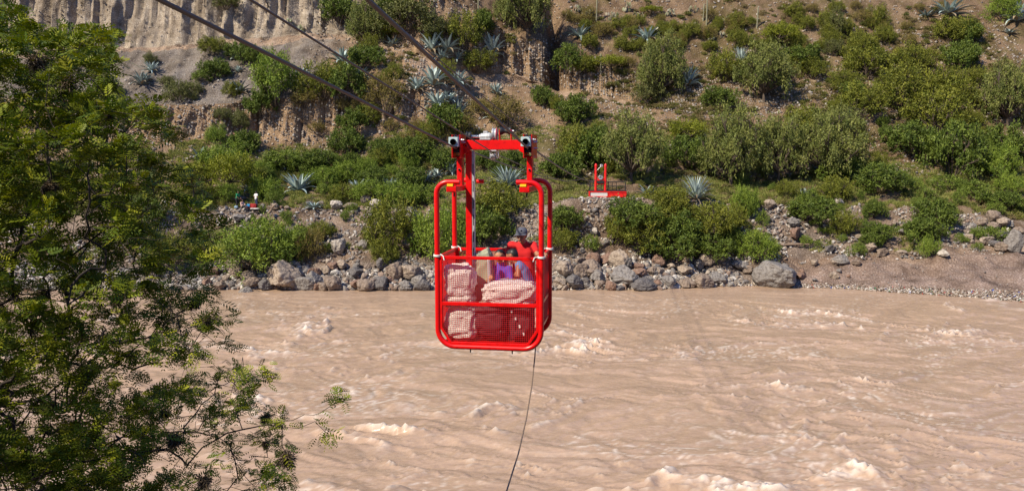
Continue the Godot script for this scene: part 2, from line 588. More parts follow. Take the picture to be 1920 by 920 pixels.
func build_terrain() -> void:
	nf.seed = 5
	nf.frequency = 1.0
	nf.noise_type = FastNoiseLite.TYPE_SIMPLEX_SMOOTH
	nf.fractal_type = FastNoiseLite.FRACTAL_FBM
	nf.fractal_octaves = 4
	nr.seed = 8
	nr.frequency = 1.0
	nr.noise_type = FastNoiseLite.TYPE_SIMPLEX
	nr.fractal_type = FastNoiseLite.FRACTAL_RIDGED
	nr.fractal_octaves = 3
	cols_n = 520
	rows_n = 1
	for r in ROWS:
		rows_n += r
	var total := cols_n * rows_n
	land_v.resize(total)
	land_n.resize(total)
	land_band.resize(total)
	var col := PackedColorArray()
	col.resize(total)
	var inv := cam_t.affine_inverse()
	for ci in cols_n:
		var x := -90.0 + 180.0 * ci / (cols_n - 1)
		var d := []
		var h := []
		for k in LINE_D.size():
			d.append(along(LINE_D[k], x))
			h.append(along(LINE_H[k], x))
		var shore := nf.get_noise_2d(x * 0.12, 4.0) * 1.3
		var lower_cliff := clampf(1.0 - absf(x + 32.0) / 36.0, 0.0, 1.0)
		lower_cliff = smoothstep(0.0, 0.35, lower_cliff)
		var upper_cliff := smoothstep(24.0, 10.0, x)
		var pillar := bump(x, 2.2, 5.0)
		var gully := bump(x, 6.3, 1.8)
		var ri := 0
		for b in ROWS.size():
			var last := 1 if b == ROWS.size() - 1 else 0
			for s in ROWS[b] + last:
				var w: float = float(s) / ROWS[b]
				var dd: float = lerpf(d[b], d[b + 1], w)
				var hh: float = lerpf(h[b], h[b + 1], w)
				var t: float = b + w
				var p := Vector3(x, hh, -dd)
				# general unevenness, none at the waterline
				var wet := clampf((t - 1.0) * 1.6, 0.0, 1.0)
				var big := nf.get_noise_3d(x * 0.07, hh * 0.07, dd * 0.07)
				var mid := nf.get_noise_3d(x * 0.35, hh * 0.35, dd * 0.35 + 9.0)
				var fine := nf.get_noise_3d(x * 1.3, hh * 1.3, dd * 1.3 + 30.0)
				p.y += wet * (big * 1.3 + mid * 0.50 + fine * 0.26) * (0.2 if b == 7 or b == 5 else (1.0 if t < 7.0 else 0.6))
				if t < 1.6:
					p.z += shore * clampf(1.6 - t, 0.0, 1.0)
				var cliff := 0.0
				if b == 5:
					cliff = lower_cliff * pow(sin(PI * clampf(w, 0.0, 1.0)), 0.6)
				elif b == 6:
					cliff = 0.20 * lower_cliff + 0.12
				elif b == 7:
					cliff = upper_cliff * pow(sin(PI * clampf(w * 0.9 + 0.08, 0.0, 1.0)), 0.5)
				elif b == 8:
					cliff = 0.35 * upper_cliff * (1.0 - w)
				if cliff > 0.0:
					var wx := x + nf.get_noise_3d(x * 0.1, hh * 0.05, 3.0) * 0.9
					var fl := nr.get_noise_2d(wx * 0.10, hh * 0.010 + b * 7.0)
					var fl2 := nr.get_noise_2d(wx * 0.33 + 40.0, hh * 0.012 + b * 7.0)
					var fl3 := nr.get_noise_2d(wx * 0.75 + 80.0, hh * 0.02 + b * 7.0)
					var lump := nf.get_noise_3d(x * 0.9, hh * 1.1, dd * 0.9)
					p.z += cliff * (fl * 1.0 + fl2 * 0.95 + fl3 * 0.60 + lump * 0.08 - 0.5)
				if b == 7 or (b == 8 and w < 0.3) or (b == 6 and w > 0.55):
					var fade := 1.0
					if b == 8:
						fade = 1.0 - w / 0.3
					if b == 6:
						fade = smoothstep(0.55, 1.0, w)
					p.z += fade * (pillar * 1.1 - gully * 5.5)
				# the levelled place of the cable station
				var sx := x - 10.4
				var sz := p.z + 86.0
				if absf(sx) < 6.5 and absf(sz) < 5.0:
					var near := smoothstep(6.5, 4.2, absf(sx)) * smoothstep(5.0, 3.0, absf(sz))
					p.y = lerpf(p.y, 8.27 + fine * 0.1, near)
				var i := ri * cols_n + ci
				land_v[i] = p
				land_band[i] = t
				ri += 1
	# normals from the neighbours, then what the ground is made of
	for ri in rows_n:
		for ci in cols_n:
			var i := ri * cols_n + ci
			var a := land_v[ri * cols_n + mini(ci + 1, cols_n - 1)] - land_v[ri * cols_n + maxi(ci - 1, 0)]
			var b := land_v[mini(ri + 1, rows_n - 1) * cols_n + ci] - land_v[maxi(ri - 1, 0) * cols_n + ci]
			land_n[i] = a.cross(b).normalized()
			col[i] = ground_colour(land_v[i], land_band[i], land_n[i])
			var q := inv * land_v[i]
			var px := 960.0 + FOCAL * q.x / -q.z
			var py := 460.0 - FOCAL * q.y / -q.z
			if px > -200.0 and px < 2120.0 and py > -150.0 and py < 640.0:
				var key := int(px / 8.0 + 100.0) + 1000 * int(py / 8.0 + 100.0)
				if not buckets.has(key) or land_v[buckets[key]].z < land_v[i].z:
					buckets[key] = i
	var acc := Acc.new()
	acc.v = land_v
	acc.n = land_n
	acc.c = col
	var ix := PackedInt32Array()
	ix.resize((rows_n - 1) * (cols_n - 1) * 6)
	var at := 0
	for ri in rows_n - 1:
		for ci in cols_n - 1:
			var i := ri * cols_n + ci
			ix[at] = i; ix[at + 1] = i + cols_n; ix[at + 2] = i + cols_n + 1
			ix[at + 3] = i; ix[at + 4] = i + cols_n + 1; ix[at + 5] = i + 1
			at += 6
	acc.ix = ix
	var o := struct("hillside", acc.mesh(), M.ground)
	o.set_meta("label", "eroded valley side with cliffs, scree, terraces and stony river bank")

func ground_colour(p: Vector3, t: float, nn: Vector3) -> Color:
	var x := p.x
	var v1 := nf.get_noise_3d(x * 0.09, p.y * 0.13, p.z * 0.09 + 60.0)
	var v2 := nf.get_noise_3d(x * 0.5, p.y * 0.5, p.z * 0.5 + 90.0)
	var gravel := Color(0.330, 0.285, 0.250)
	var beach := Color(0.370, 0.292, 0.255)
	var soil := Color(0.350, 0.262, 0.195)
	var orange := Color(0.450, 0.330, 0.222)
	var scree := Color(0.310, 0.285, 0.262)
	var pale := Color(0.550, 0.495, 0.415)
	var scrub := Color(0.295, 0.218, 0.148)
	var c := soil
	var left := smoothstep(-22.0, -30.0, x + v1 * 8.0)
	if t < 2.0:
		c = gravel.lerp(beach, smoothstep(22.0, 30.0, x + v1 * 6.0))
		c = c.lerp(soil, smoothstep(1.5, 2.0, t + v1 * 0.4) * 0.7)
	elif t < 3.0:
		c = soil.lerp(gravel, clampf(0.5 + v1, 0.0, 1.0))
	elif t < 5.0:
		c = soil.lerp(Color(0.16, 0.155, 0.07), clampf(0.35 + v1 * 1.4 + v2 * 0.5, 0.0, 0.8))
		c = c.lerp(orange, smoothstep(4.5, 5.0, t) * 0.5)
	elif t < 6.0:
		c = orange.lerp(scrub, smoothstep(10.0, 25.0, x) * 0.7)
	elif t < 7.0:
		c = orange.lerp(scree, left)
		c = c.lerp(scrub, smoothstep(10.0, 25.0, x) * 0.7)
		if t > 6.9 or (x > -14.0 and x < 20.0 and t > 6.2):
			c = c.lerp(Color(0.56, 0.43, 0.33), 0.85)
	elif t < 8.0:
		c = orange.lerp(pale, smoothstep(-14.0, -30.0, x + v1 * 10.0))
		c = c.lerp(scrub, smoothstep(12.0, 28.0, x) * 0.75)
	else:
		c = scrub.lerp(pale, smoothstep(-12.0, -26.0, x + v1 * 10.0))
		c = c.lerp(orange, 0.25)
	# low dry plants and dust in the soil, on whatever is not steep
	var flat := smoothstep(0.35, 0.7, nn.y)
	if t > 3.0:
		var dry := clampf(v2 * 1.5 + v1 * 1.6 + smoothstep(0.0, 30.0, x) * 0.35 - 0.1, 0.0, 0.75) * flat * (1.0 - left * 0.8)
		c = c.lerp(Color(0.15, 0.13, 0.055), dry)
	var f := 1.0 + v2 * 0.28 + v1 * 0.2
	return Color(c.r * f, c.g * f, c.b * f)

func land_at(px: float, py: float) -> int:
	# the vertex of the hillside that is seen at a place of the photograph
	var kx := int(px / 8.0 + 100.0)
	var ky := int(py / 8.0 + 100.0)
	for ring in 8:
		for dy in range(-ring, ring + 1):
			for dx in range(-ring, ring + 1):
				if maxi(absi(dx), absi(dy)) == ring and buckets.has(kx + dx + 1000 * (ky + dy)):
					return buckets[kx + dx + 1000 * (ky + dy)]
	return -1

func build_near_bank() -> void:
	# the bank that the photographer and the acacia stand on, below and behind the picture
	var acc := Acc.new()
	var nx := 61
	var prof := [Vector2(-19, -1.5), Vector2(-15, 0.6), Vector2(-11, 3.2), Vector2(-8, 6.2), Vector2(-5, 8.7), Vector2(-2, 10.2), Vector2(3, 10.6), Vector2(14, 11.5), Vector2(40, 24)]
	for i in prof.size():
		for k in nx:
			var x := -60.0 + 2.0 * k
			var y: float = prof[i].y + nf.get_noise_2d(x * 0.2, prof[i].x * 0.2) * 0.7
			acc.vert(Vector3(x, y, prof[i].x), Vector3(0, 0.8, -0.5).normalized(), Color(0.27, 0.21, 0.16))
	for i in prof.size() - 1:
		for k in nx - 1:
			var a := i * nx + k
			for q in [a, a + nx + 1, a + nx, a, a + 1, a + nx + 1]:
				acc.ix.append(q)
	struct("near_bank", acc.mesh(), M.ground)

# ------------------------------------------------------------------ the river

func build_river() -> void:
	var nw := FastNoiseLite.new()
	nw.seed = 12
	nw.frequency = 1.0
	nw.noise_type = FastNoiseLite.TYPE_SIMPLEX_SMOOTH
	nw.fractal_octaves = 4
	var rg := FastNoiseLite.new()
	rg.seed = 13
	rg.frequency = 1.0
	rg.noise_type = FastNoiseLite.TYPE_SIMPLEX_SMOOTH
	rg.fractal_type = FastNoiseLite.FRACTAL_RIDGED
	rg.fractal_octaves = 4
	var th := FastNoiseLite.new()
	th.seed = 17
	th.frequency = 1.0
	th.noise_type = FastNoiseLite.TYPE_SIMPLEX_SMOOTH
	th.fractal_type = FastNoiseLite.FRACTAL_RIDGED
	th.fractal_octaves = 2
	var zs := PackedFloat32Array()
	var z := 14.0
	while z < 84.0:
		zs.append(z)
		z += 1.0 if z < 26.0 else 0.13 + (z - 26.0) * 0.0030
	var xs := PackedFloat32Array()
	var x := -95.0
	while x <= 95.0:
		xs.append(x)
		x += 0.17 if absf(x) < 40.0 else 0.5
	var nx := xs.size()
	var nz := zs.size()
	var v := PackedVector3Array()
	var n := PackedVector3Array()
	var c := PackedColorArray()
	v.resize(nx * nz)
	n.resize(nx * nz)
	c.resize(nx * nz)
	var mud := Color(0.440, 0.306, 0.210)
	var foam := Color(0.80, 0.70, 0.60)
	for j in nz:
		var zz := zs[j]
		var calm := smoothstep(79.0, 60.0, zz)
		for i in nx:
			var xx := xs[i]
			# streaming water: shapes drawn out along the current, bent by eddies
			var wx := xx + nw.get_noise_2d(xx * 0.05, zz * 0.07) * 6.0
			var wz := zz + nw.get_noise_2d(xx * 0.05 + 50.0, zz * 0.07) * 5.0
			var swell := nw.get_noise_2d(wx * 0.050, wz * 0.12)
			var chop := rg.get_noise_2d(wx * 0.085, wz * 0.22)
			var small := nw.get_noise_2d(wx * 0.40, wz * 1.0 + 20.0)
			var lumps := nw.get_noise_2d(xx * 1.9, zz * 2.3 + 60.0)
			var tiny := rg.get_noise_2d(wx * 0.40 + 7.0, wz * 1.05)
			var chop2 := rg.get_noise_2d(wx * 0.20 + 17.0, wz * 0.52)
			var ripple := nw.get_noise_2d(wx * 1.1 + 5.0, wz * 2.6)
			var rough := smoothstep(-0.05, 0.50, nw.get_noise_2d(wx * 0.045 + 90.0, wz * 0.075))
			var crest := smoothstep(0.42, 0.88, chop) * rough
			var stir := smoothstep(-0.35, 0.35, nw.get_noise_2d(wx * 0.07 + 190.0, wz * 0.11))
			var crest2 := smoothstep(0.50, 0.92, chop2) * stir
			var y := calm * (swell * 0.24 + chop * 0.08 + crest2 * (0.16 + lumps * 0.12) + crest * (0.22 + lumps * 0.30) + small * 0.085 + tiny * 0.095 * (0.35 + rough) + ripple * 0.022) + (1.0 - calm) * small * 0.03
			if zz < 26.0:
				y = 0.0
			# foam lies on the broken crests and drifts behind them in threads
			var lace := th.get_noise_2d(wx * 0.38 + 31.0, wz * 0.95)
			var lace2 := th.get_noise_2d(wx * 1.0 + 11.0, wz * 2.3)
			var f := clampf(crest * 1.2 * smoothstep(-0.25, 0.35, lumps + small * 0.5), 0.0, 0.9)
			f = maxf(f, smoothstep(0.35, 0.95, crest2) * smoothstep(-0.3, 0.3, lumps + small) * 0.6)
			var patch := smoothstep(0.0, 0.45, nw.get_noise_2d(wx * 0.06 + 140.0, wz * 0.12))
			f = maxf(f, smoothstep(0.62, 0.95, lace) * (patch * 0.72 + 0.10))
			f = maxf(f, smoothstep(0.58, 0.95, lace2) * (patch * 0.62 + crest * 0.4 + 0.04))
			f *= 0.15 + 0.85 * calm
			var i2 := j * nx + i
			v[i2] = Vector3(xx, y, -zz)
			var tone := 1.0 + nw.get_noise_2d(wx * 0.12 + 70.0, wz * 0.5) * 0.20
			var cc := mud.lerp(foam, f)
			c[i2] = Color(cc.r * tone, cc.g * tone, cc.b * tone)
	for j in nz:
		for i in nx:
			var a := v[j * nx + mini(i + 1, nx - 1)] - v[j * nx + maxi(i - 1, 0)]
			var b := v[mini(j + 1, nz - 1) * nx + i] - v[maxi(j - 1, 0) * nx + i]
			n[j * nx + i] = a.cross(b).normalized()
	var acc := Acc.new()
	acc.v = v
	acc.n = n
	acc.c = c
	var ix := PackedInt32Array()
	ix.resize((nx - 1) * (nz - 1) * 6)
	var at := 0
	for j in nz - 1:
		for i in nx - 1:
			var k := j * nx + i
			ix[at] = k; ix[at + 1] = k + nx; ix[at + 2] = k + nx + 1
			ix[at + 3] = k; ix[at + 4] = k + nx + 1; ix[at + 5] = k + 1
			at += 6
	acc.ix = ix
	var o := struct("river_water", acc.mesh(), M.water)
	o.set_meta("label", "fast silty brown river with broken crests and foam")

# ------------------------------------------------------------------ stones

func ico(level: int) -> Array:
	var t := (1.0 + sqrt(5.0)) / 2.0
	var vs := [Vector3(-1, t, 0), Vector3(1, t, 0), Vector3(-1, -t, 0), Vector3(1, -t, 0), Vector3(0, -1, t), Vector3(0, 1, t), Vector3(0, -1, -t), Vector3(0, 1, -t), Vector3(t, 0, -1), Vector3(t, 0, 1), Vector3(-t, 0, -1), Vector3(-t, 0, 1)]
	for i in 12:
		vs[i] = vs[i].normalized()
	var fs := [[0, 11, 5], [0, 5, 1], [0, 1, 7], [0, 7, 10], [0, 10, 11], [1, 5, 9], [5, 11, 4], [11, 10, 2], [10, 7, 6], [7, 1, 8], [3, 9, 4], [3, 4, 2], [3, 2, 6], [3, 6, 8], [3, 8, 9], [4, 9, 5], [2, 4, 11], [6, 2, 10], [8, 6, 7], [9, 8, 1]]
	for l in level:
		var nfs := []
		var mid := {}
		for f in fs:
			var m := []
			for e in [[f[0], f[1]], [f[1], f[2]], [f[2], f[0]]]:
				var key := mini(e[0], e[1]) * 100000 + maxi(e[0], e[1])
				if not mid.has(key):
					vs.append(((vs[e[0]] + vs[e[1]]) * 0.5).normalized())
					mid[key] = vs.size() - 1
				m.append(mid[key])
			nfs.append([f[0], m[0], m[2]])
			nfs.append([f[1], m[1], m[0]])
			nfs.append([f[2], m[2], m[1]])
			nfs.append([m[0], m[1], m[2]])
		fs = nfs
	return [vs, fs]

func rock_mesh(sd: int, level: int, cuts: int, sharp: float) -> ArrayMesh:
	var r := RandomNumberGenerator.new()
	r.seed = sd
	var planes := []
	for i in cuts:
		var d := Vector3(r.randfn(), r.randfn() * 0.9, r.randfn()).normalized()
		planes.append([d, r.randf_range(0.50, 0.88)])
	var base := ico(level)
	var pts := []
	for d in base[0]:
		var rad := 1.0
		for p in planes:
			var q: float = d.dot(p[0])
			if q > 0.05:
				rad = minf(rad, lerpf(1.0, p[1] / q, sharp) if p[1] / q < 1.0 else 1.0)
		rad *= 1.0 + nf.get_noise_3d(d.x * 1.6 + sd * 3.1, d.y * 1.6, d.z * 1.6) * 0.16 + nf.get_noise_3d(d.x * 5.0 + sd, d.y * 5.0, d.z * 5.0) * 0.05
		pts.append(d * rad)
	var acc := Acc.new()
	if level >= 3:
		# soft normals so that the cut faces meet in worn edges
		for p in pts:
			acc.vert(p, Vector3.ZERO, Color.WHITE)
		for f in base[1]:
			var fn: Vector3 = (pts[f[1]] - pts[f[0]]).cross(pts[f[2]] - pts[f[0]])
			for k in 3:
				acc.n[f[k]] += fn
			for k in [0, 2, 1]:
				acc.ix.append(f[k])
		for i in acc.n.size():
			acc.n[i] = acc.n[i].normalized()
	else:
		for f in base[1]:
			acc.tri(pts[f[0]], pts[f[1]], pts[f[2]], pts[f[0]] + pts[f[1]] + pts[f[2]], Color.WHITE)
	return acc.mesh()

var rock_meshes := []
var queue := []        # things that get their label once all of their row are placed: [node, row, what]

func rock(px: float, py: float, w: float, h: float, tone: String, label := "", row := "", what := "") -> Node3D:
	# PX, PY: foot of the stone in the photograph; W, H its size there
	var i := land_at(px, py)
	if i < 0:
		return null
	var p := land_v[i]
	var k := (CAM.z - p.z) / FOCAL
	var o := put("boulder", rock_meshes[rng.randi() % rock_meshes.size()], M["rock_" + tone], self)
	var ww := w * k * 0.54
	var hh := h * k * 0.62
	o.basis = Basis(Vector3.UP, rng.randf() * TAU).rotated(Vector3.RIGHT, rng.randf_range(-0.15, 0.15)).scaled_local(Vector3(ww, hh, ww * rng.randf_range(0.75, 0.95)))
	o.position = p + Vector3(0, hh * 0.62, ww * 0.1)
	tag(o, label, "rock")
	if label == "":
		queue.append([o, row, what])
	return o

func build_boulders() -> void:
	for s in 9:
		rock_meshes.append(rock_mesh(100 + s * 7, 4, 11, 1.0 if s % 3 else 0.75))
	var big := [
		[540, 531, 76, 48, "tan", "large flat-topped tan boulder at the water under the bright willow bush"],
		[573, 543, 46, 29, "grey", "rounded grey boulder against the flat-topped tan boulder"],
		[463, 546, 30, 15, "grey", "low grey stone standing in the water edge near the acacia"],
		[502, 543, 36, 22, "dark", "dark wet boulder between the tan boulder and the acacia"],
		[470, 522, 44, 20, "brown", "brown slab of rock in the shade of the bright willow bush"],
		[603, 540, 36, 18, "brown", "brown stone beside the rounded grey boulder"],
		[690, 541, 52, 24, "brown", "low broad brown boulder at the water, left of the cage"],
		[737, 518, 40, 32, "brown", "squared brown boulder under the olive bush on the bank"],
		[775, 514, 58, 27, "tan", "wide tan boulder with a flat top beside the red cage"],
		[758, 541, 28, 14, "grey", "small grey boulder at the water below the wide tan boulder"],
		[790, 533, 34, 20, "grey", "grey boulder at the water next to the cage"],
		[637, 464, 36, 26, "pale", "pale lone boulder halfway up the stony bank"],
		[705, 388, 28, 18, "pale", "pale boulder on the terrace edge above the bank"],
		[631, 386, 28, 14, "pale", "pale flat boulder on the terrace edge near the people"],
		[690, 395, 22, 13, "tan", "tan stone lying before the pale terrace boulder"],
		[660, 385, 26, 12, "brown", "brown stone between two pale terrace boulders"],
		[760, 371, 26, 14, "pale", "pale stone in the greenery of the terrace"],
		[683, 377, 24, 16, "tan", "tan rock half hidden in terrace greenery"],
		[1062, 512, 36, 34, "tan", "tan upright boulder just past the cage"],
		[1075, 530, 40, 22, "dark", "dark boulder at the water just past the cage"],
		[1088, 515, 34, 30, "brown", "leaning brown boulder beside the tan upright one"],
		[1105, 508, 50, 26, "brown", "broad brown boulder in the pile below the rubble chute"],
		[1166, 499, 42, 36, "tan", "blocky tan boulder at the foot of the thicket"],
		[1140, 493, 32, 24, "rust", "rusty boulder beside the blocky tan one"],
		[1168, 521, 62, 30, "grey", "long grey boulder sloping to the water"],
		[1210, 539, 56, 22, "dark", "flat dark boulder in the shallows below the thicket"],
		[1163, 543, 22, 9, "dark", "low wet stone lying alone in the shallows"],
		[1118, 520, 34, 22, "grey", "grey boulder between the broad brown and long grey ones"],
		[1456, 533, 92, 50, "grey", "huge rounded grey boulder at the end of the beach"],
		[1345, 520, 42, 20, "grey", "split grey boulder on the gravel before the huge one"],
		[1318, 537, 46, 26, "brown", "brown rock at the water before the huge grey boulder"],
		[1385, 501, 34, 18, "grey", "pointed grey stone behind the huge grey boulder"],
		[1291, 534, 34, 14, "brown", "low brown stone on the waterline gravel"],
		[1492, 442, 30, 22, "rust", "rusty red block on the bare bank above the log"],
		[1447, 385, 24, 17, "tan", "tan boulder on the terrace beside the path"],
		[1575, 377, 22, 12, "pale", "pale flat stone on the right terrace grass"],
		[1903, 471, 34, 42, "grey", "standing grey boulder above the beach"],
		[1880, 468, 34, 18, "brown", "brown slab beside the standing boulder above the beach"],
		[1855, 455, 30, 15, "tan", "tan slab in the stone heap above the beach"],
		[1885, 418, 30, 14, "tan", "tan slab at the top of the stone heap"],
		[1868, 430, 26, 14, "brown", "brown stone in the middle of the stone heap"],
		[1651, 472, 26, 16, "brown", "brown stone at the top of the beach"],
		[1630, 468, 24, 18, "tan", "tan block at the top of the beach beside a shrub"],
		[1693, 474, 24, 12, "tan", "tan stone above the bare beach"],
		[1770, 479, 24, 12, "pale", "pale stone on the upper beach"],
		[1555, 470, 26, 14, "dark", "dark rock on the bank behind the huge grey boulder"],
		[1582, 492, 30, 16, "grey", "grey stone on the gravel above the beach"],
		[338, 440, 30, 18, "brown", "brown boulder on the bank behind the acacia"],
		[447, 372, 40, 16, "dark", "dark rock beside the seated people"]]
	for b in big:
		rock(b[0], b[1], b[2], b[3], b[4], b[5])
	var tones := ["grey", "tan", "brown", "dark", "tan", "brown", "grey", "rust"]
	# rows of smaller boulders: from x, to x, y, spread, how many, size
	for r in [
		[395, 810, 538, 5, 26, 27, "far waterline before the cage"],
		[390, 810, 513, 18, 36, 25, "stony slope before the cage"],
		[1035, 1330, 532, 7, 22, 20, "far waterline past the cage"],
		[1035, 1330, 505, 16, 30, 25, "boulder pile past the cage"],
		[1330, 1620, 505, 18, 22, 16, "gravel at the huge boulder"],
		[430, 820, 440, 38, 40, 19, "bare bank below the terrace"],
		[480, 660, 386, 12, 14, 14, "terrace stone row by the people"],
		[1085, 1150, 430, 45, 26, 13, "rubble chute below the station"],
		[1400, 1900, 430, 25, 30, 17, "bank above the beach"],
		[1820, 1915, 440, 28, 14, 18, "stone heap above the beach"],
		[880, 1050, 420, 30, 14, 14, "bank behind the cage frame"]]:
		for i in r[4]:
			var s: float = r[5] * (0.5 + 1.1 * pow(rng.randf(), 1.6))
			var tone: String = tones[rng.randi() % tones.size()]
			if "rubble" in r[6]:
				tone = ["pale", "grey", "pale", "tan"][rng.randi() % 4]
			rock(lerpf(r[0], r[1], (i + rng.randf_range(-0.9, 0.9)) / r[4]), r[2] + rng.randf_range(-r[3], r[3]), s, s * rng.randf_range(0.38, 0.75), tone, "", r[6], {"grey": "grey", "tan": "tan", "brown": "brown", "dark": "dark grey", "pale": "pale", "rust": "rusty"}[tone] + " stone")

const TEENS := ["", "first", "second", "third", "fourth", "fifth", "sixth", "seventh", "eighth", "ninth", "tenth", "eleventh", "twelfth", "thirteenth", "fourteenth", "fifteenth", "sixteenth", "seventeenth", "eighteenth", "nineteenth"]

func nth(k: int) -> String:
	if k < 20:
		return TEENS[k]
	var tens: String = ["", "", "twent", "thirt", "fort", "fift", "sixt", "sevent", "eight", "ninet"][k / 10]
	return tens + ("ieth" if k % 10 == 0 else "y-" + TEENS[k % 10])

func finish_labels() -> void:
	var rows := {}
	for q in queue:
		var key: String = q[1] + "|" + q[2]
		if not rows.has(key):
			rows[key] = []
		rows[key].append(q)
	for key in rows:
		var list: Array = rows[key]
		list.sort_custom(func(a, b): return seen_at(a[0].position).x < seen_at(b[0].position).x)
		for i in list.size():
			var o: Node = list[i][0]
			o.set_meta("label", "%s %s counted from the acacia, %s" % [nth(i + 1), list[i][2], list[i][1]])
			o.set_meta("group", list[i][1])

# ------------------------------------------------------------------ plants

var kinds := {}        # kind -> prototypes, a Node3D one metre in half width and height with parts

func crown_mesh(sd: int, lobes: Array, tips: int, per: int, leaf: float, wid: float, cols: Array, droop: float, spray: float) -> ArrayMesh:
	# leaves in sprays all over a set of lobes [centre, radii]
	var r := RandomNumberGenerator.new()
	r.seed = sd
	var acc := Acc.new()
	for t in tips:
		var lb: Array = lobes[r.randi() % lobes.size()]
		var d := Vector3(r.randfn(), r.randfn() + 0.25, r.randfn()).normalized()
		var rad: Vector3 = lb[1]
		var p: Vector3 = lb[0] + d * rad * r.randf_range(0.62, 1.08) * (1.0 if r.randf() < 0.9 else r.randf_range(1.1, 1.45))
		if p.y < 0.01:
			p.y = r.randf_range(0.0, 0.1)
		var dir := (d * 0.8 + Vector3(r.randfn(), r.randfn(), r.randfn()) * 0.35 + Vector3(0, 0.25 - droop, 0)).normalized()
		var shade := r.randf_range(0.75, 1.2)
		var base: Color = cols[0].lerp(cols[1], r.randf())
		for k in per:
			var f := float(k) / per
			var at := p + dir * spray * (f - 0.3) + Vector3(0, -droop * spray * f * f, 0) + Vector3(r.randfn(), r.randfn(), r.randfn()) * 0.028
			var ax := (dir * 0.7 + Vector3(r.randfn(), r.randfn() - droop * 1.2, r.randfn()) * 0.7).normalized()
			var sd2 := ax.cross((d + Vector3(r.randfn(), r.randfn(), r.randfn()) * 0.6).normalized())
			if sd2.length() < 0.05:
				continue
			var s := shade * r.randf_range(0.85, 1.15)
			acc.leaf(at, ax, sd2.normalized(), leaf * r.randf_range(0.7, 1.3), leaf * wid, Color(base.r * s, base.g * s, base.b * s))
	return acc.mesh()

func stems_mesh(sd: int, lobes: Array, trunk: float, thick: float) -> ArrayMesh:
	var r := RandomNumberGenerator.new()
	r.seed = sd
	var acc := Acc.new()
	var fork := Vector3(r.randf_range(-0.08, 0.08), trunk, r.randf_range(-0.08, 0.08))
	if trunk > 0.05:
		acc.tube(PackedVector3Array([Vector3(0, -0.15, 0), fork * 0.5 + Vector3(0.03, 0, 0), fork]), [thick * 1.3, thick, thick * 0.85], 7, false)
	for lb in lobes:
		var c: Vector3 = lb[0]
		var mid := fork.lerp(c, 0.5) + Vector3(r.randfn(), r.randfn() * 0.5, r.randfn()) * 0.06
		acc.tube(PackedVector3Array([fork if trunk > 0.05 else Vector3(c.x * 0.15, -0.1, c.z * 0.15), mid, c]), [thick * 0.7, thick * 0.5, thick * 0.3], 5, false)
		for k in 4:
			var e: Vector3 = c + Vector3(r.randfn(), r.randf() + 0.1, r.randfn()).normalized() * lb[1] * 0.85
			acc.tube(PackedVector3Array([mid.lerp(c, 0.6), (c + e) * 0.5, e]), [thick * 0.32, thick * 0.22, thick * 0.1], 4, false)
	return acc.mesh()

func plant_kind(kind: String, called: String, n: int, cols: Array, o: Dictionary) -> void:
	kinds[kind] = []
	for i in n:
		var sd: int = 1000 + i * 37 + kind.hash() % 1000
		var r := RandomNumberGenerator.new()
		r.seed = sd
		var lobes := []
		var trunk: float = o.get("trunk", 0.0)
		var nl: int = o.get("lobes", 15)
		var flat: float = o.get("flat", 0.85)
		var big: float = o.get("lobe", 0.27)
		for k in nl:
			# clumps over a rough dome, some standing out, with gaps between them
			var up := 1.0 - 1.25 * (k + 0.5) / nl
			var ang := k * 2.39996 + r.randf_range(-0.35, 0.35)
			var ring := sqrt(maxf(0.0, 1.0 - up * up))
			var reach := r.randf_range(0.42, 0.94)
			var size := big * r.randf_range(0.58, 1.40)
			var c := Vector3(cos(ang) * ring, 0.0, sin(ang) * ring) * reach
			c.y = trunk + (1.0 - trunk) * clampf(0.36 + o.get("tall", 0.52) * up * reach * 1.25, 0.12, 0.92)
			lobes.append([c, Vector3(size, size * flat * (1.0 - trunk * 0.4), size)])
		var p := Node3D.new()
		p.name = called
		put("crown", crown_mesh(sd, lobes, o.get("tips", 260), o.get("per", 15), o.get("leaf", 0.11), o.get("wid", 0.42), cols, o.get("droop", 0.0), o.get("spray", 0.2)), M.leaf, p)
		put("trunk" if trunk > 0.05 else "stem", stems_mesh(sd, lobes, trunk, o.get("thick", 0.03)), M.bark, p)
		kinds[kind].append(p)

